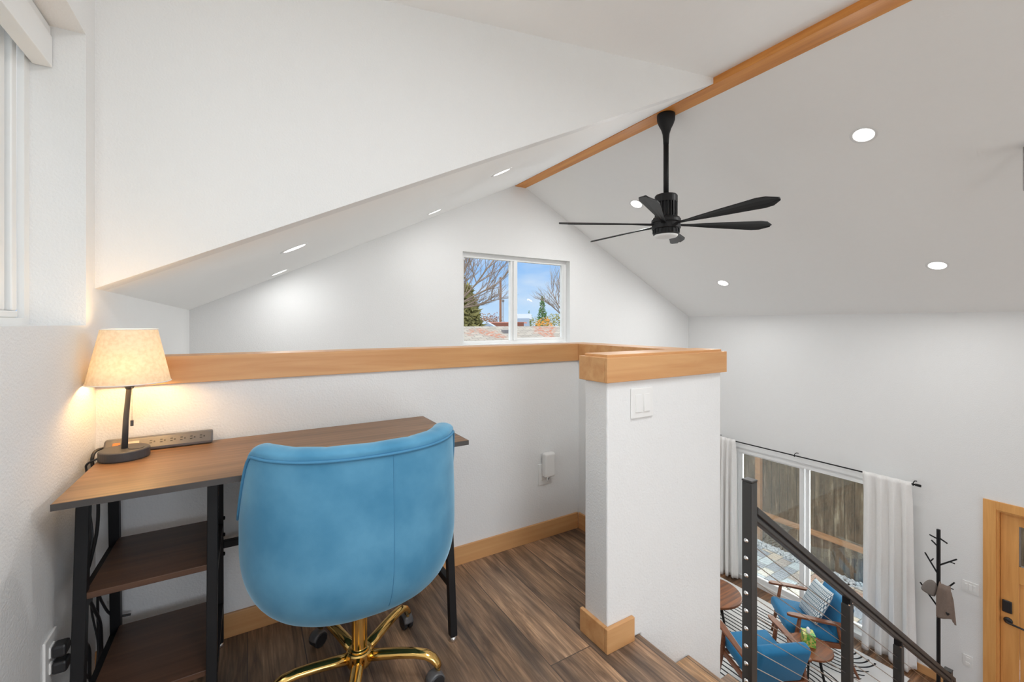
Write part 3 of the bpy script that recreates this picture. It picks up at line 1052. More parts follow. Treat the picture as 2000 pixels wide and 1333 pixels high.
def downlight(x, y, side, label):
    if side == 'R':
        z = slopeR(x); n = Vector((-.5, 0, -1)).normalized()
    else:
        z = slopeL(x); n = Vector((.49, 0, -1)).normalized()
    t = thing('recessed_downlight', label, 'downlight', (x, y, z), group='round recessed downlights in the sloped ceiling')
    M = Vector((0, 0, 1)).rotation_difference(n).to_matrix().to_4x4()
    bm = NB(); lathe(bm, [(.062, .0005), (.068, .004), (.082, .003), (.085, -.002)], seg=40, M=M)
    bm.faces.ensure_lookup_table()
    bmesh.ops.delete(bm, geom=[f for f in bm.faces if len(f.verts) > 4], context='FACES')
    obj('trim_ring', bm, VINYL, t, smooth=True)
    bm = NB(); lathe(bm, [(.0, .003), (.063, .003), (.063, .0)], seg=40, M=M)
    obj('lens', bm, LENS, t)
    d = bpy.data.lights.new('downlight_beam', 'AREA'); d.shape = 'DISK'; d.size = .12; d.energy = DL_POWER if side == 'R' else DL_POWER * .22
    d.color = (.99, .99, .98)
    lo = bpy.data.objects.new('downlight_beam', d); COL.objects.link(lo)
    lo.location = Vector((x, y, z)) + n * .012
    lo.rotation_euler = Vector((0, 0, -1)).rotation_difference(n).to_euler()
    return t


DL_POWER = 17
for x, y, s, lb in [
    (3.855, 1.382, 'R', 'round lit downlight nearest the viewer on the right slope'),
    (3.851, 3.556, 'R', 'lit downlight beside the ceiling fan motor'),
    (5.53, 1.411, 'R', 'lit downlight low on the right slope near the right edge'),
    (5.52, 3.556, 'R', 'lit downlight above the far right room corner'),
    (1.590, 2.76, 'L', 'slim lit downlight on the left slope closest to the beam'),
    (1.580, 4.065, 'L', 'small lit downlight on the left slope near the gable wall top'),
    (.238, 2.87, 'L', 'larger of the two lit downlights low on the left slope'),
    (.238, 4.30, 'L', 'smaller lit downlight lowest on the left slope'),
]:
    downlight(x, y, s, lb)

# ------------------------------------------------------------------ ceiling fan
fx, fy = 3.009, 2.452
fan = thing('ceiling_fan', 'black ceiling fan hanging from the wooden beam', 'ceiling fan', (fx, fy, bz), world=False)
fan.location = (fx, fy, bz)
bm = NB(); lathe(bm, [(.072, 0), (.074, -.012), (.072, -.05), (.060, -.085), (.040, -.125), (.028, -.165), (.024, -.21), (.022, -.25)], seg=32)
obj('canopy', bm, BLACK, fan, smooth=True)
bm = NB(); tube(bm, [(0, 0, -.20), (0, 0, -.70)], .0215, 16)
obj('downrod', bm, BLACK, fan, smooth=True)
bm = NB(); lathe(bm, [(.03, -.675), (.085, -.679), (.092, -.69), (.092, -.742), (.088, -.746)], seg=36)
mo = obj('motor_housing', bm, BLACK, fan, smooth=False, bevel=.002)
bm = NB(); lathe(bm, [(.078, -.744), (.078, -.862)], seg=36)
for k in range(22):
    a = 2 * PI * k / 22
    box(bm, .076, .091, -.005, .005, -.865, -.744, Matrix.Rotation(a, 4, 'Z'))
obj('cooling_fins', bm, BLACK, fan)
bm = NB(); lathe(bm, [(.085, -.862), (.108, -.872), (.118, -.888), (.120, -.912), (.112, -.918), (.112, -.925), (.116, -.93), (.116, -.965), (.108, -.970)], seg=40)
obj('blade_hub', bm, BLACK, fan, smooth=False, bevel=.002)
bm = NB(); lathe(bm, [(.100, -.965), (.104, -.97), (.104, -1.010), (.098, -1.014)], seg=40)
for k in range(20):
    a = 2 * PI * k / 20
    box(bm, .102, .109, -.006, .006, -1.0, -.965, Matrix.Rotation(a, 4, 'Z'))
obj('light_collar', bm, BLACK, fan)
bm = NB(); lathe(bm, [(.094, -1.005), (.094, -1.022), (.085, -1.032), (.05, -1.040), (.0, -1.042)], seg=36)
obj('light_lens', bm, DRUM, fan, smooth=True)
for k in range(6):
    ang = R(-88 + 60 * k)
    bm = NB()
    rr = [.09, .14, .20, .32, .50, .68, .78, .84, .905]
    hw = [.016, .017, .020, .030, .047, .062, .072, .062, .014]
    Mx = Matrix.Rotation(ang, 4, 'Z')
    up, dn = [], []
    for r_, w_ in zip(rr, hw):
        tw = R(-16) * min(1, max(0, (r_ - .14) / .2))
        z = -.925 - .0 * r_
        shift = -.012 * (r_ / .9)
        row = []
        for s in (-1, -.33, .33, 1):
            yy = s * w_ + shift
            row.append((r_, yy * math.cos(tw), z + yy * math.sin(tw) + .006 * (1 - s * s)))
        up.append([bm.verts.new(Mx @ Vector(p)) for p in row])
        dn.append([bm.verts.new(Mx @ (Vector(p) - Vector((0, 0, .009)))) for p in row])
    n_ = len(rr)
    for i in range(n_ - 1):
        for j in range(3):
            bm.faces.new((up[i][j], up[i + 1][j], up[i + 1][j + 1], up[i][j + 1]))
            bm.faces.new((dn[i][j], dn[i][j + 1], dn[i + 1][j + 1], dn[i + 1][j]))
        bm.faces.new((up[i][0], dn[i][0], dn[i + 1][0], up[i + 1][0]))
        bm.faces.new((up[i][3], up[i + 1][3], dn[i + 1][3], dn[i][3]))
    for q in (0, n_ - 1):
        bm.faces.new((up[q][0], up[q][1], up[q][2], up[q][3], dn[q][3], dn[q][2], dn[q][1], dn[q][0]))
    obj('blade', bm, BLACK, fan, smooth=False)

# unidentified grey object cut by the right image edge, modelled as a hanging cylinder
pz = slopeR(4.9)
pn = thing('grey_cylinder', 'slim grey metal cylinder of unknown use cut by the right edge', 'pendant lamp', (4.3, .658, 2.05))
bm = NB(); lathe(bm, [(0, .29), (.022, .29), (.030, .28), (.030, .008), (.028, 0), (.0, 0)], seg=24)
obj('cylinder_body', bm, GREYM, pn, smooth=False, bevel=.002)
bm = NB(); tube(bm, [(0, 0, .28), (0, 0, slopeR(4.3) - 2.05 + .01)], .003, 8)
obj('cord', bm, BLACK, pn)

# ------------------------------------------------------------------ desk
ZD = .757
dk = thing('desk', 'walnut topped writing desk with black steel legs and side shelves', 'desk', (.14, 1.70, 0), world=True)
bm = NB(); box(bm, -.402, .700, 1.462, 1.952, ZD - .017, ZD)
dt = obj('desktop', bm, DESKW, dk, bevel=.0015)
bm = NB(); box(bm, -.4025, .7005, 1.4605, 1.4625, ZD - .0172, ZD - .0008); box(bm, .6995, .7015, 1.4605, 1.952, ZD - .0172, ZD - .0008)
obj('edge_band', bm, DESKE, dt)


def leg(x, y_top, y_bot, nm='leg'):
    bm = NB()
    w = .0135
    vs = box(bm, x - w, x + w, -w, w, .018, ZD - .017)
    for v in vs:
        t = (v.co.z - .018) / (ZD - .035)
        v.co.y += y_bot + (y_top - y_bot) * t
    lg = obj(nm, bm, BLACK, dk, bevel=.002)
    bm = NB(); lathe(bm, [(.0, 0), (.014, 0), (.016, .006), (.013, .014), (.008, .02)], c=(x, y_bot, 0), seg=16)
    obj('levelling_foot', bm, CHROME, lg, smooth=True)


for x in (-.372, -.088, .660):
    leg(x, 1.585, 1.512)
    leg(x, 1.885, 1.925)
for x in (-.372, -.088, .660):
    bm = NB(); box(bm, x - .0132, x + .0132, 1.575, 1.90, ZD - .044, ZD - .017)
    obj('top_rail', bm, BLACK, dk)
bm = NB(); box(bm, .648, .672, 1.54, 1.91, .19, .215)
obj('side_rail', bm, BLACK, dk, bevel=.002)
bm = NB(); box(bm, -.075, .648, 1.896, 1.918, .37, .395)
obj('back_rail', bm, BLACK, dk, bevel=.002)
for z, yf, yb in ((.485, 1.548, 1.895), (.19, 1.53, 1.905)):
    bm = NB(); box(bm, -.362, -.100, yf, yb, z - .017, z)
    obj('shelf', bm, SHELFW, dk, bevel=.0015)
for z in (.465, .17):
    for xb in (-.372, -.088):
        bm = NB(); box(bm, xb - .0125, xb + .0125, 1.57, 1.905, z - .024, z)
        obj('shelf_bracket', bm, BLACK, dk)
for z in (.42, .35, .48):
    bm = NB(); lathe(bm, [(0, .006), (.006, .005), (.007, 0)], seg=12, M=Matrix.Translation((-.0745, 1.90, z)) @ Matrix.Rotation(R(90), 4, 'Y'))
    obj('bolt', bm, BLACK, dk, smooth=True)

# ------------------------------------------------------------------ table lamp
LX, LY = -.325, 1.842
lp = thing('table_lamp', 'lit table lamp with cream linen shade on the desk', 'lamp', (LX, LY, ZD))
bm = NB(); lathe(bm, [(.0, 0), (.062, 0), (.064, .004), (.064, .028), (.061, .031), (0, .031)], c=(-.013, .004, 0), seg=48)
bs = obj('lamp_base', bm, LAMPB, lp, smooth=False, bevel=.001)
bm = NB(); lathe(bm, [(.0, .0325), (.020, .0325), (.021, .031)], c=(.018, -.008, 0), seg=24)
obj('touch_switch', bm, BLKP, bs)
bm = NB(); tube(bm, [(-.013, .004, .03), (-.010, .004, .12), (-.004, .004, .20), (0, .0, .235)], [.0085, .0075, .007, .008], 14)
obj('stem', bm, LAMPB, lp, smooth=True)
bm = NB(); lathe(bm, [(.010, .222), (.012, .228), (.026, .238), (.027, .250), (.018, .254), (.018, .285)], seg=24)
obj('socket', bm, LAMPB, lp, smooth=True)
bm = NB()
for k in range(26):
    z = .236 - k * .0045
    bmesh.ops.create_icosphere(bm, subdivisions=1, radius=.0019, matrix=Matrix.Translation((.008, -.012, z)))
ch = obj('pull_chain', bm, CHROME, lp, smooth=True)
bm = NB(); tube(bm, [(.008, -.012, .121), (.008, -.012, .103)], .0042, 10)
obj('pull_knob', bm, LAMPB, ch)
bm = NB()
seg = 72
ri, zi = [.106, .071], [.243, .415]
lathe(bm, [(.106, .243), (.0712, .414)], seg=seg)
bmesh.ops.delete(bm, geom=[f for f in bm.faces if len(f.verts) > 4], context='FACES')
sh = obj('lamp_shade', bm, SHADE, lp, smooth=True)
for r_, z_ in ((.106, .243), (.0712, .414)):
    bm = NB(); tube(bm, [(r_ * math.cos(a), r_ * math.sin(a), z_) for a in [2 * PI * k / 64 for k in range(65)]], .0018, 6, cap=False)
    obj('shade_rim', bm, CURT, sh, smooth=True)
bm = NB(); lathe(bm, [(.0, .284), (.014, .286), (.026, .31), (.028, .33), (.02, .35), (.0, .358)], seg=20)
obj('bulb', bm, emit_mat('bulb_glow', (1, .66, .30, 1), 4), lp, smooth=True)
ld = bpy.data.lights.new('lamp_bulb_light', 'POINT'); ld.energy = .6; ld.color = (1.0, .72, .40); ld.shadow_soft_size = .03
lo = bpy.data.objects.new('lamp_bulb_light', ld); COL.objects.link(lo); lo.location = (LX, LY, ZD + .385)
for k in range(3):
    a = R(-90 + 120 * k)
    ld2 = bpy.data.lights.new('lamp_bulb_light_low', 'POINT'); ld2.energy = 1.15; ld2.color = (1.0, .62, .27); ld2.shadow_soft_size = .018
    lo = bpy.data.objects.new('lamp_bulb_light_low', ld2); COL.objects.link(lo)
    lo.location = (LX + .040 * math.cos(a), LY + .040 * math.sin(a), ZD + .29)

# ------------------------------------------------------------------ power strip behind the lamp
ps = thing('power_strip', 'long black power strip behind the lamp against the half wall', 'power strip', (-.25, 1.925, ZD), world=True)
bm = NB()
prism(bm, [(1.952, ZD + .001), (1.905, ZD + .001), (1.905, ZD + .012), (1.930, ZD + .043), (1.952, ZD + .043)], -.405, -.108, 'X')
body = obj('housing', bm, DGREY, ps, bevel=.006, seg=3)
nrm = Vector((0, -.031, .025)).normalized()
fdir = Vector((0, .025, .031)).normalized()
ctr0 = Vector((0, 1.9175, ZD + .0275))
for k in range(6):
    x = -.278 + k * .028
    bm = NB()
    c = ctr0 + Vector((x, 0, 0))
    Mf = Matrix((Vector((1, 0, 0)), fdir, nrm)).transposed().to_4x4(); Mf.translation = c
    for dx, dy, w_, h_ in ((-.0045, .0045, .0035, .0012), (-.0045, -.0045, .0035, .0012), (.005, 0, .0022, .0022)):
        box(bm, dx - w_, dx + w_, dy - h_, dy + h_, -.001, .0012, Mf)
    obj('socket', bm, BLKP, ps)
Mf = Matrix((Vector((1, 0, 0)), fdir, nrm)).transposed().to_4x4(); Mf.translation = ctr0 + Vector((-.372, 0, 0))
bm = NB(); box(bm, -.009, .009, -.006, .006, -.001, .004, Mf); obj('rocker_switch', bm, ORNG, ps, bevel=.001)
Mf2 = Mf.copy(); Mf2.translation = ctr0 + Vector((-.332, 0, 0))
bm = NB(); box(bm, -.018, .018, -.008, .008, -.001, .0012, Mf2); obj('label_plate', bm, GREYM, ps)

# ------------------------------------------------------------------ cords and wall outlets


def smooth_path(pts, n=7):
    P = [Vector(p) for p in pts]
    P = [P[0]] + P + [P[-1]]
    out = []
    for i in range(1, len(P) - 2):
        a, b, c, d = P[i - 1:i + 3]
        for k in range(n):
            t = k / n
            out.append(.5 * ((2 * b) + (c - a) * t + (2 * a - 5 * b + 4 * c - d) * t * t + (3 * b - a - 3 * c + d) * t ** 3))
    out.append(P[-2])
    return out


def cord(name, pts, r, mat, parent, origin=(0, 0, 0)):
    bm = NB()
    tube(bm, [p - Vector(origin) for p in smooth_path(pts)], r, 8)
    return obj(name, bm, mat, parent, smooth=True)


cord('cord', [(-.402, 1.93, ZD + .02), (-.418, 1.905, ZD + .02), (-.424, 1.89, ZD + .004), (-.422, 1.885, ZD - .03), (-.405, 1.86, .64), (-.398, 1.82, .55), (-.405, 1.78, .47), (-.41, 1.74, .42), (-.405, 1.80, .33), (-.40, 1.86, .24), (-.405, 1.90, .14), (-.40, 1.88, .06), (-.40, 1.82, .05), (-.405, 1.78, .12), (-.40, 1.75, .22), (-.398, 1.70, .27), (-.392, 1.61, .288)],
     .0047, BLKP, ps)
cord('cord', [(-.386, 1.84, ZD + .012), (-.405, 1.83, ZD + .008), (-.424, 1.83, ZD - .004), (-.424, 1.83, ZD - .03), (-.41, 1.80, .62), (-.40, 1.78, .54), (-.408, 1.76, .46), (-.402, 1.78, .40), (-.41, 1.82, .30), (-.40, 1.84, .18), (-.40, 1.80, .11), (-.41, 1.76, .15), (-.402, 1.74, .24), (-.398, 1.68, .31), (-.392, 1.61, .330)],
     .0030, BLKP, lp, origin=(LX, LY, ZD))
bm = NB(); tube(bm, smooth_path([(-.392, 1.62, .20), (-.395, 1.68, .13), (-.40, 1.78, .08), (-.40, 1.85, .13), (-.405, 1.86, .26), (-.40, 1.84, .34), (-.398, 1.87, .30), (-.39, 1.91, .24), (-.375, 1.94, .205), (-.34, 1.945, .196)]), .0038, 8)
tag(obj('extension_cord', bm, BLKP, smooth=True), 'black extension cord looping beside the lower desk shelf', 'cord')

wp = thing('wall_outlet', 'white outlet plate low on the left wall beside the desk', 'outlet', (XL, 1.566, .33), world=True)
bm = NB(); box(bm, XL, XL + .006, 1.527, 1.605, .272, .392); obj('cover_plate', bm, PLATE, wp, bevel=.002)
for z in (.312, .352):
    bm = NB(); box(bm, XL + .004, XL + .009, 1.55, 1.582, z - .014, z + .014); obj('receptacle', bm, PLATE, wp, bevel=.002)
for par, z, dy, o_ in ((lp, .352, 0, (LX, LY, ZD)), (ps, .308, .004, (0, 0, 0))):
    T_ = Matrix.Translation(-Vector(o_))
    bm = NB(); box(bm, XL + .009, XL + .038, 1.548 + dy, 1.584 + dy, z - .016, z + .014, T_); pb = obj('plug', bm, BLKP, par, bevel=.006, seg=3)
    bm = NB(); tube(bm, [T_ @ Vector(q) for q in ((XL + .02, 1.575, z - .004), (XL + .034, 1.60, z - .012), (XL + .043, 1.612, z - .020))], [.010, .007, .0045], 10); obj('strain_relief', bm, BLKP, pb, smooth=True)

ho = thing('wall_outlet', 'white outlet plate on the half wall right of the desk', 'outlet', (1.404, YH + .01, .36), world=True)
bm = NB(); box(bm, 1.368, 1.439, YH + .004, YH + .0105, .296, .412); obj('cover_plate', bm, PLATE, ho, bevel=.002)
for z in (.334, .374):
    bm = NB(); box(bm, 1.388, 1.42, YH + .001, YH + .006, z - .014, z + .014); obj('receptacle', bm, PLATE, ho, bevel=.002)
hp = thing('wifi_plug', 'white plug-in device standing out from the half wall outlet', 'plug-in device', (1.42, YH, .40), world=True)
bm = NB(); box(bm, 1.385, 1.455, YH - .040, YH + .0008, .345, .478); obj('device_body', bm, PLATE, hp, bevel=.012, seg=4)
bm = NB(); tube(bm, [(1.40, YH - .035, .350), (1.402, YH - .030, .330), (1.415, YH - .016, .322), (1.43, YH - .010, .33)], .0035, 8); obj('short_cable', bm, PLATE, hp, smooth=True)

sw = thing('light_switch', 'white double rocker light switch on the pier', 'light switch', (1.29, 1.168, .888), world=True)
bm = NB(); box(bm, 1.232, 1.350, 1.1615, 1.168, .829, .944); obj('cover_plate', bm, PLATE, sw, bevel=.003)
for x in (1.269, 1.313):
    bm = NB()
    prism(bm, [(1.1625, .853), (1.1565, .853), (1.1600, .920), (1.1625, .920)], x - .0165, x + .0165, 'X')
    obj('rocker', bm, PLATE, sw, bevel=.0012)

s2 = thing('light_switch', 'white switch plate between coat rack and front door', 'light switch', (XR, 1.375, -1.54), world=True)
bm = NB(); box(bm, XR - .007, XR, 1.315, 1.435, -1.60, -1.485); obj('cover_plate', bm, PLATE, s2, bevel=.002)
for y in (1.345, 1.375, 1.405):
    bm = NB(); box(bm, XR - .012, XR - .006, y - .011, y + .011, -1.575, -1.51); obj('rocker', bm, PLATE, s2, bevel=.002)
s3 = thing('wall_outlet', 'white outlet low on the wall right of the coat rack', 'outlet', (XR, 1.394, -2.31), world=True)
bm = NB(); box(bm, XR - .006, XR, 1.358, 1.43, -2.37, -2.255); obj('cover_plate', bm, PLATE, s3, bevel=.002)
for z in (-2.34, -2.29):
    bm = NB(); box(bm, XR - .010, XR - .005, 1.378, 1.41, z - .015, z + .015); obj('receptacle', bm, PLATE, s3, bevel=.002)

# ------------------------------------------------------------------ blue velvet desk chair
CX, CY = .318, 1.497
hc = thing('desk_chair', 'blue velvet barrel back swivel chair on gold star base', 'office chair', (CX, CY, 0), R(-2))
SA, SB, SN = .322, .330, 2.35


def se(phi, k=1.0, inset=0.0):
    s_, c_ = math.sin(phi), math.cos(phi)
    a, b = SA * k - inset, SB * k - inset
    return Vector((a * math.copysign(abs(s_) ** (2 / SN), s_) - .018, -b * math.copysign(abs(c_) ** (2 / SN), c_) + .012, 0))


def rimz(phi):
    d = abs(math.degrees(phi))
    if d <= 62:
        return .838
    t = min(1, (d - 62) / 26)
    t = t * t * (3 - 2 * t)
    return .838 - t * .215 - max(0, d - 88) * .0012


PH = R(128)


def ksc(z, zr):
    """radius scale of the shell at height z: bowl-shaped underside, straight sides"""
    zb = .350
    t = (z - zb) / .21
    if t >= 1:
        return 1.0 - .018 * min(1, max(0, (z - .62) / .22))
    t = max(0, t)
    return .62 + .38 * math.sqrt(max(0, 1 - (1 - t) ** 2.5))


bm = NB()
NU, NV = 96, 26


hs = [1 - (i / (NV - 1)) for i in range(NV)]
hs = [h ** 1.35 for h in hs]          # more rows near the bottom


def outer2(u, j):
    phi = -PH + 2 * PH * u
    zr = rimz(phi)
    z = .350 + (zr - .350) * hs[j]
    p = se(phi, ksc(z, zr)); p.z = z
    return p


TH = .062


def inner2(u, j):
    phi = -PH + 2 * PH * u
    zr = rimz(phi)
    z = .43 + (zr - .43) * hs[j]
    flute = .006 * abs(math.sin(phi * 9))
    p = se(phi, ksc(z, zr), TH - flute * 1.0 + .004); p.z = z + .004
    return p


def roll(u, t):
    phi = -PH + 2 * PH * u
    zr = rimz(phi)
    a = PI * t
    flute = .0035 * abs(math.sin(phi * 9)) ** .35
    w = (TH / 2)
    mid = se(phi, ksc(zr, zr), TH / 2)
    out = se(phi, ksc(zr, zr), 0) - se(phi, ksc(zr, zr), TH)
    out.z = 0
    out.normalize()
    p = mid + out * (w + .004) * math.cos(a)
    p.z = zr + (.022 + flute) * math.sin(a) ** .8
    return p


NR = 12
cols = []
for i in range(NU):
    u = i / (NU - 1)
    col = [outer2(u, j) for j in range(NV - 1, -1, -1)]
    col += [roll(u, (k + 1) / (NR + 1)) for k in range(NR)]
    col += [inner2(u, j) for j in range(0, NV)]
    cols.append([bm.verts.new(p) for p in col])
n_ = len(cols[0])
for i in range(NU - 1):
    for j in range(n_):
        k = (j + 1) % n_
        bm.faces.new((cols[i][j], cols[i + 1][j], cols[i + 1][k], cols[i][k]))
for c_ in (cols[0], cols[-1]):
    # close the arm ends, pairing the outer and inner columns
    m_ = n_ // 2
    for q in range(m_ - 1):
        bm.faces.new((c_[q], c_[q + 1], c_[n_ - 2 - q], c_[n_ - 1 - q]))
bk = obj('backrest', bm, VELVET, hc, smooth=True)
# piping round the rim
bm = NB()
pts = []
for i in range(97):
    phi = -PH + 2 * PH * i / 96
    zr = rimz(phi)
    p = se(phi, ksc(zr, zr) + .006); p.z = zr - .004
    pts.append(p)
tube(bm, pts, .0042, 8)
obj('piping', bm, PIPING, bk, smooth=True)
bm = NB()
pts = []
for j in range(30):
    z = .40 + (.832 - .40) * j / 29
    p = se(R(7), ksc(z, .838) + .0005); p.z = z
    pts.append(p)
tube(bm, pts, .0011, 6)
obj('back_seam', bm, PIPING, bk, smooth=True)
# seat
bm = NB()


def seatf(u, v):
    phi = 2 * PI * u
    k = [.02, .30, .58, .80, .86, .88, .86, .78, .50, .25, .02]
    zz = [.340, .341, .346, .372, .41, .44, .475, .495, .503, .505, .505]
    q = v * 10; i = min(9, int(q)); f = q - i
    kk = k[i] * (1 - f) + k[i + 1] * f
    z = zz[i] * (1 - f) + zz[i + 1] * f
    p = se(phi, kk)
    p.z = z
    return p


grid(bm, seatf, 64, 31, closed_u=True)
obj('seat', bm, VELVET, hc, smooth=True)
# gold column and base
bm = NB(); lathe(bm, [(.0, .36), (.07, .358), (.07, .350), (.03, .345), (.024, .34), (.024, .215), (.0235, .213)], seg=28)
obj('seat_plate', bm, GOLD, hc, smooth=False, bevel=.001)
bm = NB(); lathe(bm, [(.0, .352), (.0245, .352), (.0245, .118), (.031, .116), (.031, .108), (.0, .108)], seg=32)
obj('column', bm, GOLD, hc, smooth=False, bevel=.001)
bm = NB(); lathe(bm, [(.0, .112), (.036, .112), (.041, .106), (.041, .072), (.036, .060), (.0, .058)], seg=36)
obj('hub', bm, GOLD, hc, smooth=False, bevel=.002)
for k in range(5):
    a = R(36.5 + 2 + 72 * k)
    ca, sa = math.cos(a), math.sin(a)
    bm = NB()
    prof = [(.030, .089), (.08, .096), (.14, .103), (.19, .106), (.225, .103), (.248, .092), (.262, .076), (.266, .066)]
    rad = [.021, .020, .019, .0185, .018, .017, .0155, .0145]
    tube(bm, [(r_ * ca, r_ * sa, z_) for r_, z_ in prof], rad, 14, flat=.78)
    ar = obj('base_arm', bm, GOLD, hc, smooth=True)
    cxx, cyy = .266 * ca, .266 * sa
    bm = NB(); tube(bm, [(cxx, cyy, .070), (cxx, cyy, .050)], .0065, 10)
    cs = obj('caster', bm, GOLD, hc)
    wa = a + R(60 + 40 * k)
    M = Matrix.Translation((cxx, cyy, .0265)) @ Matrix.Rotation(wa, 4, 'Z') @ Matrix.Translation((.012, 0, 0))
    for s in (-1, 1):
        bm = NB(); lathe(bm, [(0, -.008), (.021, -.008), (.0262, -.005), (.0262, .005), (.021, .008), (0, .008)], seg=28,
                         M=M @ Matrix.Translation((0, s * .012, 0)) @ Matrix.Rotation(R(90), 4, 'X'))
        obj('wheel', bm, BLKP, cs, smooth=False, bevel=.001)
    bm = NB()
    for i in range(0, 10):
        pass
    def hood(u, v, M=M):
        ang = R(10) + R(160) * u
        yy = -.0185 + .037 * v
        r_ = .0285 - .004 * abs(2 * v - 1) ** 3
        return M @ Vector((r_ * math.cos(ang), yy, r_ * math.sin(ang)))
    grid(bm, hood, 16, 8)
    hd_ = obj('caster_hood', bm, DGREY, cs, smooth=True)
    so = hd_.modifiers.new('t', 'SOLIDIFY'); so.thickness = .002; so.offset = 1

# ------------------------------------------------------------------ living room: rug
bm = NB(); box(bm, -1.18, 1.18, -1.42, 1.42, 0, .010)
rg = tag(obj('rug', bm, RUG, bevel=.003), 'white living room rug with black line and arch pattern', 'rug')
rg.location = (4.97, 3.21, LOW + .0005)

# ------------------------------------------------------------------ armchairs


def rbox(name, sx, sy, sz, M, mat, parent, bevel=.03, seg=4):
    bm = NB(); box(bm, -sx / 2, sx / 2, -sy / 2, sy / 2, -sz / 2, sz / 2, M)
    return obj(name, bm, mat, parent, bevel=bevel, seg=seg, smooth=True)


def armchair(loc, rot, label):
    t = thing('armchair', label, 'armchair', loc, rot, 'blue mid-century armchairs in the living room')
    rbox('seat_cushion', .54, .54, .11, Matrix.Translation((0, .02, .385)) @ Matrix.Rotation(R(6), 4, 'X'), BLUEF, t, .035)
    rbox('backrest', .53, .115, .44, Matrix.Translation((0, -.275, .53)) @ Matrix.Rotation(R(20), 4, 'X'), BLUEF, t, .04)
    for s in (-1, 1):
        # paddle arm
        bm = NB()
        ys = [-.31, -.22, -.08, .06, .18, .26, .295]
        ws = [.022, .030, .030, .036, .040, .032, .012]
        zs = [.562, .570, .583, .598, .607, .610, .609]
        up = []; dn = []
        for y_, w_, z_ in zip(ys, ws, zs):
            xo = s * (.305 + .008 * math.sin((y_ + .3) * 5))
            up.append([bm.verts.new((xo - w_, y_, z_)), bm.verts.new((xo + w_, y_, z_))])
            dn.append([bm.verts.new((xo - w_ * .8, y_, z_ - .026)), bm.verts.new((xo + w_ * .8, y_, z_ - .026))])
        for i in range(len(ys) - 1):
            bm.faces.new((up[i][0], up[i][1], up[i + 1][1], up[i + 1][0]))
            bm.faces.new((dn[i][0], dn[i + 1][0], dn[i + 1][1], dn[i][1]))
            bm.faces.new((up[i][0], up[i + 1][0], dn[i + 1][0], dn[i][0]))
            bm.faces.new((up[i][1], dn[i][1], dn[i + 1][1], up[i + 1][1]))
        for q in (0, -1):
            bm.faces.new((up[q][0], up[q][1], dn[q][1], dn[q][0]))
        obj('armrest', bm, OLIVE, t, bevel=.006, smooth=False)
        bm = NB(); tube(bm, [(s * .30, .16, .59), (s * .292, .20, .33), (s * .31, .255, 0)], [.017, .024, .012], 10); obj('leg', bm, OLIVE, t, smooth=True)
        bm = NB(); tube(bm, [(s * .30, -.20, .56), (s * .292, -.26, .30), (s * .31, -.40, 0)], [.016, .024, .012], 10); obj('leg', bm, OLIVE, t, smooth=True)
        bm = NB(); box(bm, s * .283 - .012, s * .283 + .012, -.27, .22, .28, .335); obj('side_rail', bm, OLIVE, t, bevel=.004)
    bm = NB(); box(bm, -.285, .285, .195, .22, .275, .33); obj('front_rail', bm, OLIVE, t, bevel=.004)
    bm = NB(); box(bm, -.285, .285, -.275, -.25, .275, .33); obj('rear_rail', bm, OLIVE, t, bevel=.004)
    return t


armchair((5.60, 2.575, LOW + .0105), R(45), 'blue armchair near the sliding door, with patterned pillow on its seat')
armchair((4.57, 2.53, LOW + .0105), R(-26), 'blue armchair seen from behind, at the bottom of the photo')

# pillow
bm = NB()


def pil(u, v):
    x = (u - .5) * 2; y = (v - .5) * 2
    t = (1 - abs(x) ** 2.6) * (1 - abs(y) ** 2.6)
    return (x * .205 * (1 - .04 * (1 - y * y)), y * .205 * (1 - .04 * (1 - x * x)), .062 * max(0, t) ** .55)


def pil2(u, v):
    p = pil(u, v); return (p[0], p[1], -p[2])


grid(bm, pil, 24, 24); grid(bm, pil2, 24, 24)
pw = tag(obj('throw_pillow', bm, PILLOW, smooth=True, merge=True), 'white pillow with small blue geometric print on the far armchair', 'pillow')
Mp = Matrix.Translation((5.60, 2.575, LOW)) @ Matrix.Rotation(R(45), 4, 'Z') @ Matrix.Translation((-.02, -.100, .635)) @ Matrix.Rotation(R(-60), 4, 'X') @ Matrix.Rotation(R(8), 4, 'Z')
pw.matrix_world = Mp

# side table with tissue box
stb = thing('side_table', 'small round wooden side table between the armchairs', 'side table', (5.045, 2.275, LOW + .0105))
bm = NB(); lathe(bm, [(0, .445), (.195, .445), (.205, .455), (.205, .466), (.200, .470), (0, .470)], seg=48); obj('tabletop', bm, TABLEW, stb, bevel=.002)
for k in range(3):
    a = R(30 + 120 * k)
    bm = NB(); tube(bm, [(.08 * math.cos(a), .08 * math.sin(a), .446), (.17 * math.cos(a), .17 * math.sin(a), 0)], [.015, .009], 10); obj('leg', bm, BLACK, stb, smooth=True)
tb = thing('tissue_box', 'green floral tissue box on the small round table', 'tissue box', (5.065, 2.30, LOW + .481), R(38))
bm = NB(); box(bm, -.056, .056, -.056, .056, 0, .125); obj('box', bm, TBOX, tb, bevel=.002)
bm = NB()
lathe(bm, [(.030, .122), (.026, .135), (.030, .15), (.020, .168), (.006, .176), (0, .172)], seg=9, sx=1, sy=.6)
obj('tissue', bm, TISS, tb, smooth=True)
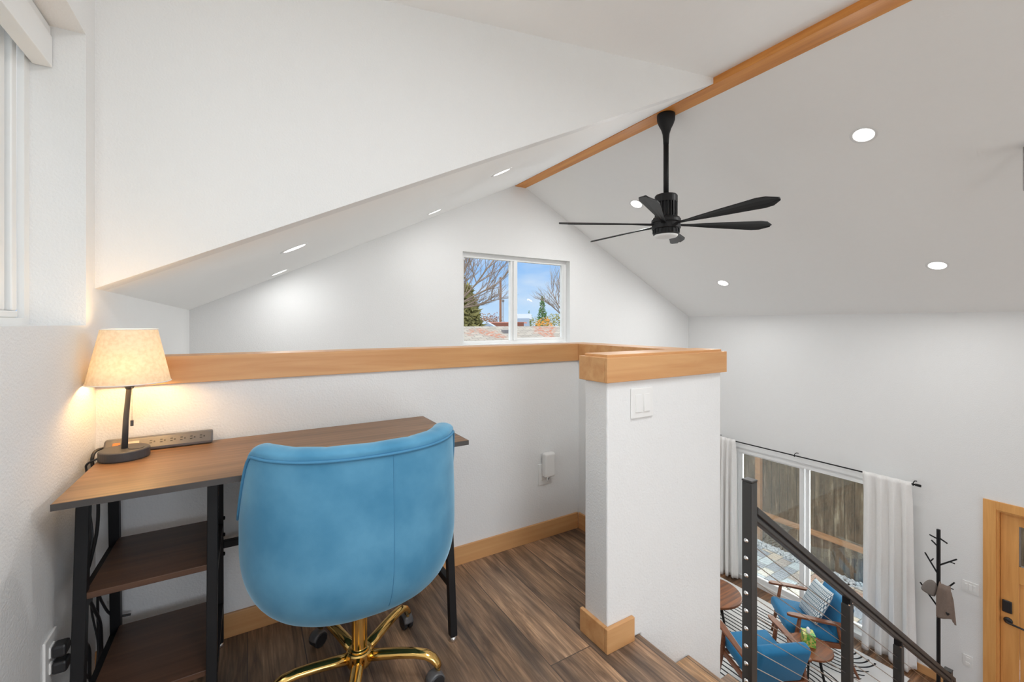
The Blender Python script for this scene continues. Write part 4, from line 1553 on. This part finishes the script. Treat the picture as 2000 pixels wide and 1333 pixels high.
# coffee table
ctb = thing('coffee_table', 'round wooden coffee table partly hidden by the pier', 'coffee table', (5.10, 3.44, LOW + .0105))
bm = NB(); lathe(bm, [(0, .385), (.325, .385), (.345, .40), (.345, .418), (.34, .425), (0, .425)], seg=64); obj('tabletop', bm, TABLEW, ctb, bevel=.002)
for k in range(3):
    a = R(10 + 120 * k)
    bm = NB(); tube(bm, [(.16 * math.cos(a), .16 * math.sin(a), .386), (.29 * math.cos(a), .29 * math.sin(a), 0)], [.018, .011], 10); obj('leg', bm, BLACK, ctb, smooth=True)

# ------------------------------------------------------------------ coat rack with clothes
RX, RY = 6.12, 1.553
ck = thing('coat_rack', 'black tree-shaped coat rack beside the curtain', 'coat rack', (RX, RY, LOW), world=True)
bm = NB(); tube(bm, [(RX, RY, LOW + .01), (RX, RY, -.948)], .0165, 12); obj('pole', bm, BLACK, ck, smooth=False)
bm = NB(); lathe(bm, [(0, 0), (.15, 0), (.15, .012), (.03, .02), (.018, .03)], c=(RX, RY, LOW), seg=32); obj('base', bm, BLACK, ck)
br = [((1.553, -1.05), (1.624, -1.031), .004), ((1.553, -1.03), (1.476, -1.045), -.05), ((1.553, -1.13), (1.62, -1.10), .05),
      ((1.553, -1.42), (1.653, -1.225), -.02), ((1.553, -1.32), (1.423, -1.205), .03), ((1.553, -1.76), (1.685, -1.55), -.04), ((1.553, -1.62), (1.440, -1.37 - .08), .03)]
for (a0, z_0), (a1, z_1), dx in br:
    bm = NB(); tube(bm, [(RX, a0, z_0), (RX + dx, a1, z_1)], [.008, .007], 8)
    q = obj('branch', bm, BLACK, ck)
    mid = Vector((RX + dx * .6, a0 + (a1 - a0) * .6, z_0 + (z_1 - z_0) * .6))
    if abs(a1 - a0) > .09:
        bm = NB(); tube(bm, [mid, mid + Vector((.02, -.035 if a1 < a0 else -.02, .035 if a1 > a0 else -.01))], .0055, 8)
        obj('twig', bm, BLACK, q)
# hanging taupe garment
bm = NB()


def cloth(u, v):
    w = .042 + .020 * min(1, v * 3) + .012 * v
    a = (u - .5) * PI * 1.1
    y = 1.497 - w * math.sin(a) * 1.0 - .015 * v
    x = RX - .055 - .028 * math.cos(a) + .006 * math.sin(u * 17 + v * 3)
    z = -1.475 - .335 * v - (.02 * math.sin(u * 7) * v) - .02 * (u > .7) * v + .0
    if v < .12:
        z -= 0
        x += .03 * (1 - v / .12)
    return (x, y, z)


grid(bm, cloth, 30, 26)
gm = obj('scarf', bm, TAUPE, smooth=True)
so = gm.modifiers.new('t', 'SOLIDIFY'); so.thickness = .012
tag(gm, 'taupe knit garment with small black emblem on the coat rack', 'garment')
bm = NB()
for dy in (-.007, .007):
    tube(bm, [(RX - .0905, 1.462 + dy, -1.735), (RX - .0945, 1.462 + dy, -1.735)], .008, 12)
tube(bm, [(RX - .0905, 1.462, -1.746), (RX - .0945, 1.462, -1.746)], .009, 12)
em = obj('emblem', bm, BLKP, gm)
bm = NB()


def hat(u, v):
    a = 2 * PI * u
    t = v * PI * .56
    r_ = .056 * math.sin(t) * (1 + .05 * math.sin(5 * a)) + .0005
    c_ = .125 * (1 - math.cos(t))
    ax = Vector((0, .30, -.954)); b1 = Vector((0, .954, .30)); b2 = Vector((1, 0, 0))
    p = Vector((RX - .055, 1.578, -1.475)) + ax * c_ + b1 * r_ * math.cos(a) + b2 * r_ * .6 * math.sin(a)
    return p


grid(bm, hat, 32, 14, closed_u=True)
ht = obj('knit_cap', bm, GREYK, smooth=True)
so = ht.modifiers.new('t', 'SOLIDIFY'); so.thickness = .006
tag(ht, 'grey knit cap hanging on the left of the coat rack', 'cap')

# ------------------------------------------------------------------ outside: patio, fence
GZ = LOW - .10
bm = NB(); box(bm, XR + T, 7.78, -3, 8, -.05, 0)
pt_ = struct('ground_patio', bm, PAVER, label='multicoloured stone paver patio', cat='patio')
pt_.location = (0, 0, GZ)
pt_.data.transform(Matrix.Identity(4))
bm = NB(); box(bm, -70, 90, -30, 130, -.2, -.06)
gr = struct('ground_garden', bm, GRASS, label='garden ground outside', cat='ground')
gr.location = (0, 0, GZ)
bm = NB()
rnd = random.Random(5)
tmpl = bmesh.new(); bmesh.ops.create_icosphere(tmpl, subdivisions=1, radius=1)
tv = [v.co.copy() for v in tmpl.verts]; tf = [[v.index for v in f.verts] for f in tmpl.faces]; tmpl.free()
for i in range(1500):
    x = rnd.uniform(7.78, 7.96); y = rnd.uniform(1.6, 5.2); s = rnd.uniform(.018, .034)
    M = Matrix.Translation((x, y, GZ + rnd.uniform(-.03, .03))) @ Matrix.Rotation(rnd.uniform(0, 6), 4, 'Z') @ Matrix.Diagonal((s, s * rnd.uniform(.6, 1), s * rnd.uniform(.5, .9), 1))
    vv = [bm.verts.new(M @ c) for c in tv]
    for f in tf:
        bm.faces.new([vv[i_] for i_ in f])
tag(obj('pebbles', bm, PEB, smooth=True), 'white pebble strip at the foot of the fence', 'pebbles', kind='stuff')
fe = thing('wooden_fence', 'weathered grey-brown board fence seen through the sliding door', 'fence', (8.08, 3, GZ), world=True)
bm = NB(); box(bm, 8.06, 8.085, -2, 7.4, GZ - .06, -.70); obj('board_panel', bm, FENCE, fe)
for z in (-2.33, -1.21, -.78):
    bm = NB(); box(bm, 8.02, 8.06, -2, 7.4, z, z + .085); obj('rail', bm, FRAIL, fe, bevel=.003)
for y in (-1.6, .9, 4.42, 6.6):
    bm = NB(); box(bm, 7.975, 8.06, y, y + .09, GZ - .06, -.66); obj('post', bm, FRAIL, fe, bevel=.003)

# ------------------------------------------------------------------ outside: neighbour and trees beyond the gable window
nb = thing('neighbour_house', 'low neighbouring house with pale grey shingle roof below the window', 'house', (6, 13, GZ), world=True)
bm = NB()
yr, zr = 13.2, 1.088
sl = .30
rl = Matrix.Translation((6.5, yr, zr)) @ Matrix.Rotation(math.atan(sl), 4, 'X')
bm2 = NB(); box(bm2, -8, 8, -5.4, 0, -.12, 0)
ro = obj('roof', bm2, SHING, None)
ro.parent = nb; ro.matrix_local = Matrix.Translation(-Vector(nb.location)) @ rl
bm.free(); bm = NB()
box(bm, -1.2, 14.2, 8.5, 17.5, GZ, -.75)
obj('outer_wall', bm, BLUEH, nb)
bm = NB(); prism(bm, [(yr, zr - .01), (yr + 5, zr - 1.5), (yr + 5, zr - 1.62), (yr, zr - .13)], -1.5, 14.5, 'X'); obj('rear_roof', bm, SHING, nb)
bm = NB(); box(bm, 7.27, 7.47, 12.45, 12.65, .85, .98); obj('roof_vent', bm, DARKR, nb, bevel=.01)


def at(px, d):
    a = (px - 1000) / 849.4
    s_, c_ = math.sin(R(31.32)), math.cos(R(31.32))
    return d * (s_ + a * c_), d * (c_ - a * s_)


def zat(py, d): return 1.19 + (632.1 - py) * d / 849.4


def foliage(name, pts, size, mat, parent, seed):
    """a crown of many small bent leaf sprays"""
    rnd = random.Random(seed)
    bm = NB()
    for c in pts:
        for _ in range(2):
            d = Vector((rnd.uniform(-1, 1), rnd.uniform(-1, 1), rnd.uniform(-.6, .6))).normalized()
            u = d.orthogonal().normalized(); w = d.cross(u)
            L = size * rnd.uniform(.6, 1.4); wd = L * .28
            c_ = Vector(c)
            v = [bm.verts.new(c_ + p) for p in (d * L, u * wd, -d * L * .4, -u * wd, w * wd)]
            bm.faces.new((v[0], v[1], v[4])); bm.faces.new((v[1], v[2], v[4])); bm.faces.new((v[2], v[3], v[4])); bm.faces.new((v[3], v[0], v[4]))
    return obj(name, bm, mat, parent)


def conifer(px, d, ytop, w, label, mat, n=700, seed=1, ground=GZ - .06):
    x, y = at(px, d); zt = zat(ytop, d)
    t = thing('conifer_tree', label, 'tree', (x, y, ground), world=True)
    bm = NB(); tube(bm, [(x, y, ground), (x, y, zt - .3)], [w * .06 + .05, .02], 8); obj('trunk', bm, BARK, t)
    rnd = random.Random(seed)
    pts = []
    h = zt - ground
    for i in range(n):
        f = rnd.random() ** .7
        r_ = w / 2 * f * rnd.uniform(.55, 1) + .03
        a = rnd.uniform(0, 2 * PI)
        pts.append((x + r_ * math.cos(a), y + r_ * math.sin(a), zt - f * h * .9 + rnd.uniform(-.1, .1) - r_ * .15))
    foliage('foliage', pts, w * .075, mat, t, seed)
    return t


def blob_tree(name, px, d, ytop, w, h, label, cat, mat, n=500, seed=2):
    x, y = at(px, d); zt = zat(ytop, d)
    g = GZ - .06
    t = thing(name, label, cat, (x, y, g), world=True)
    bm = NB(); tube(bm, [(x, y, g), (x, y, zt - h * .5)], [w * .04 + .03, .03], 8); obj('trunk', bm, BARK, t)
    rnd = random.Random(seed)
    pts = []
    for i in range(n):
        v = Vector((rnd.gauss(0, 1), rnd.gauss(0, 1), rnd.gauss(0, 1))).normalized() * rnd.uniform(.6, 1)
        pts.append((x + v.x * w / 2, y + v.y * w / 2, zt - h / 2 + v.z * h / 2))
    foliage('foliage', pts, w * .06, mat, t, seed)
    return t


conifer(1059, 70, 579, 3.4, 'tall pointed green conifer in the right window pane', CONIF, 900, 4)
conifer(1033, 90, 607, 2.6, 'small dark conifer left of the pointed conifer', CONIF, 400, 14)
conifer(914, 26, 560, 4.4, 'broad olive-green cedar at left edge of the window view', CEDAR, 2600, 6)
conifer(897, 22, 520, 3.2, 'tall cedar mostly hidden by the left window jamb', CEDAR, 1500, 9)
blob_tree('autumn_tree', 1062, 46, 619, 2.2, 3.0, 'orange autumn tree beneath the pointed conifer', 'tree', AUT, 500, 3)
blob_tree('leafy_tree', 1083, 60, 612, 3.4, 4.2, 'olive leafy tree at right end of the window view', 'tree', OLV, 600, 5)
blob_tree('leafy_tree', 1040, 62, 616, 3.0, 4.0, 'olive leafy tree left of the orange tree', 'tree', OLV, 500, 7)
blob_tree('autumn_tree', 948, 46, 611, 3.0, 3.4, 'brownish thin tree beside the cedar', 'tree', plain('brown_leaves', rgb(150, 118, 96), .9, noise=.4, nscale=2), 420, 8)
blob_tree('leafy_tree', 968, 55, 610, 2.6, 4.6, 'reddish-brown tree behind the utility pole', 'tree', plain('russet_leaves', rgb(140, 92, 78), .9, noise=.4, nscale=2), 420, 18)


def bare_tree(px, d, y0, label, seed, dirs, n=5):
    x, y = at(px, d)
    t = thing('bare_tree', label, 'tree', (x, y, GZ - .06), world=True)
    rnd = random.Random(seed)
    bm = NB()
    right = Vector((math.cos(R(-31.32)), math.sin(R(-31.32)), 0))
    z0 = zat(y0, d)
    tube(bm, [(x, y, GZ - .06), (x, y, z0)], [.22, .14], 8)
    obj('trunk', bm, BARK, t)
    bm = NB()

    def grow(p, dr, L, r_, lev):
        q = [p]
        dd = dr.copy()
        for i in range(4):
            dd = (dd + Vector((rnd.uniform(-.12, .12), rnd.uniform(-.12, .12), rnd.uniform(-.05, .12)))).normalized()
            q.append(q[-1] + dd * L / 4)
        tube(bm, q, [r_ * (1 - .14 * i) for i in range(5)], 5, cap=False)
        if lev > 0:
            for i in range(1, 5):
                for _ in range(2 if lev > 1 else 1):
                    nd = (dd + Vector((rnd.uniform(-.7, .7), rnd.uniform(-.7, .7), rnd.uniform(-.3, .6)))).normalized()
                    grow(q[i], nd, L * rnd.uniform(.4, .6), r_ * .45, lev - 1)
    for a, L in dirs:
        dr = (right * math.cos(R(a)) + Vector((0, 0, 1)) * math.sin(R(a)))
        grow(Vector((x, y, z0)), dr, L, .055, 3)
    obj('branches', bm, BARK, t)
    return t


bare_tree(880, 20, 605, 'bare deciduous tree reaching across the left window pane', 21, [(64, 3.2), (46, 3.4), (28, 2.5), (10, 1.9), (76, 3.0)])
bare_tree(1105, 34, 620, 'bare tree at the right edge of the window view', 33, [(125, 2.2), (150, 1.9), (100, 2.4)])

x, y = at(977.5, 42)
up_ = thing('utility_pole', 'tall brown wooden utility pole in the left pane', 'utility pole', (x, y, GZ), world=True)
bm = NB(); tube(bm, [(x, y, GZ - .06), (x, y, zat(542, 42))], [.13, .10], 10); obj('pole', bm, POLEM, up_)
bm = NB(); box(bm, x - .25, x - .05, y - .1, y + .1, zat(566, 42) - .3, zat(566, 42) + .1); obj('transformer', bm, GREYM, up_, bevel=.02)
x, y = at(982.5, 44)
u2 = thing('street_light', 'thin pale pole right of the tall utility pole', 'pole', (x, y, GZ), world=True)
bm = NB(); tube(bm, [(x, y, GZ - .06), (x, y, zat(588, 44))], .05, 8); obj('pole', bm, WROOF, u2)
bm = NB(); tube(bm, [(x, y, zat(588, 44) - .1), (x, y, zat(588, 44) + .12)], .13, 8); obj('lamp_head', bm, DARKR, u2)


def house(px0, px1, d, ywt, ywb_z, yrt, wall, roof, label, gable=False):
    xa, ya_ = at(px0, d); xb, yb_ = at(px1, d)
    t = thing('house', label, 'house', ((xa + xb) / 2, (ya_ + yb_) / 2, GZ), world=True)
    zw = zat(ywt, d); zr_ = zat(yrt, d)
    A = Vector((xa, ya_, 0)); B = Vector((xb, yb_, 0)); dv = (B - A).normalized(); nv = Vector((-dv.y, dv.x, 0)) * 3
    bm = NB()
    vs = [A, B, B + nv, A + nv]
    lo_ = [bm.verts.new((v.x, v.y, GZ - .06)) for v in vs]; hi = [bm.verts.new((v.x, v.y, zw)) for v in vs]
    for i in range(4):
        j = (i + 1) % 4; bm.faces.new((lo_[i], lo_[j], hi[j], hi[i]))
    bm.faces.new(hi)
    obj('outer_wall', bm, wall, t)
    bm = NB()
    e = dv * .3
    if gable:
        mid = (A + B) / 2
        f = [A - e, mid, B + e]
        zz = [zw - .05, zr_, zw - .05]
        fr = [bm.verts.new((p.x, p.y, z_)) for p, z_ in zip(f, zz)]
        bk_ = [bm.verts.new((p.x + nv.x, p.y + nv.y, z_)) for p, z_ in zip(f, zz)]
        bm.faces.new(fr); bm.faces.new(bk_[::-1])
        for i in range(3):
            j = (i + 1) % 3; bm.faces.new((fr[i], bk_[i], bk_[j], fr[j]))
        o = obj('roof', bm, roof, t)
    else:
        a_, b_ = A - e, B + e
        fr = [bm.verts.new((a_.x, a_.y, zw - .1)), bm.verts.new((b_.x, b_.y, zw - .1))]
        rd_ = [bm.verts.new((a_.x + nv.x / 2, a_.y + nv.y / 2, zr_)), bm.verts.new((b_.x + nv.x / 2, b_.y + nv.y / 2, zr_))]
        bk_ = [bm.verts.new((a_.x + nv.x, a_.y + nv.y, zw - .1)), bm.verts.new((b_.x + nv.x, b_.y + nv.y, zw - .1))]
        bm.faces.new((fr[0], fr[1], rd_[1], rd_[0])); bm.faces.new((rd_[0], rd_[1], bk_[1], bk_[0]))
        bm.faces.new((fr[0], rd_[0], bk_[0])); bm.faces.new((fr[1], bk_[1], rd_[1])); bm.faces.new((fr[0], bk_[0], bk_[1], fr[1]))
        o = obj('roof', bm, roof, t)
    return t


house(1006, 1034, 52, 622, 0, 613, BLUEH, WROOF, 'pale blue house with light roof right of the window mullion')
house(1006, 1023, 38, 630, 0, 629, REDW, REDW, 'low brick-red building right of the window mullion')
house(945, 958, 30, 637, 0, 630, BLUEH, BLUEH, 'small blue-grey gable peeking over the roof', True)
house(960, 997, 35, 631, 0, 629, REDW, REDW, 'low brick-red building behind the utility pole')
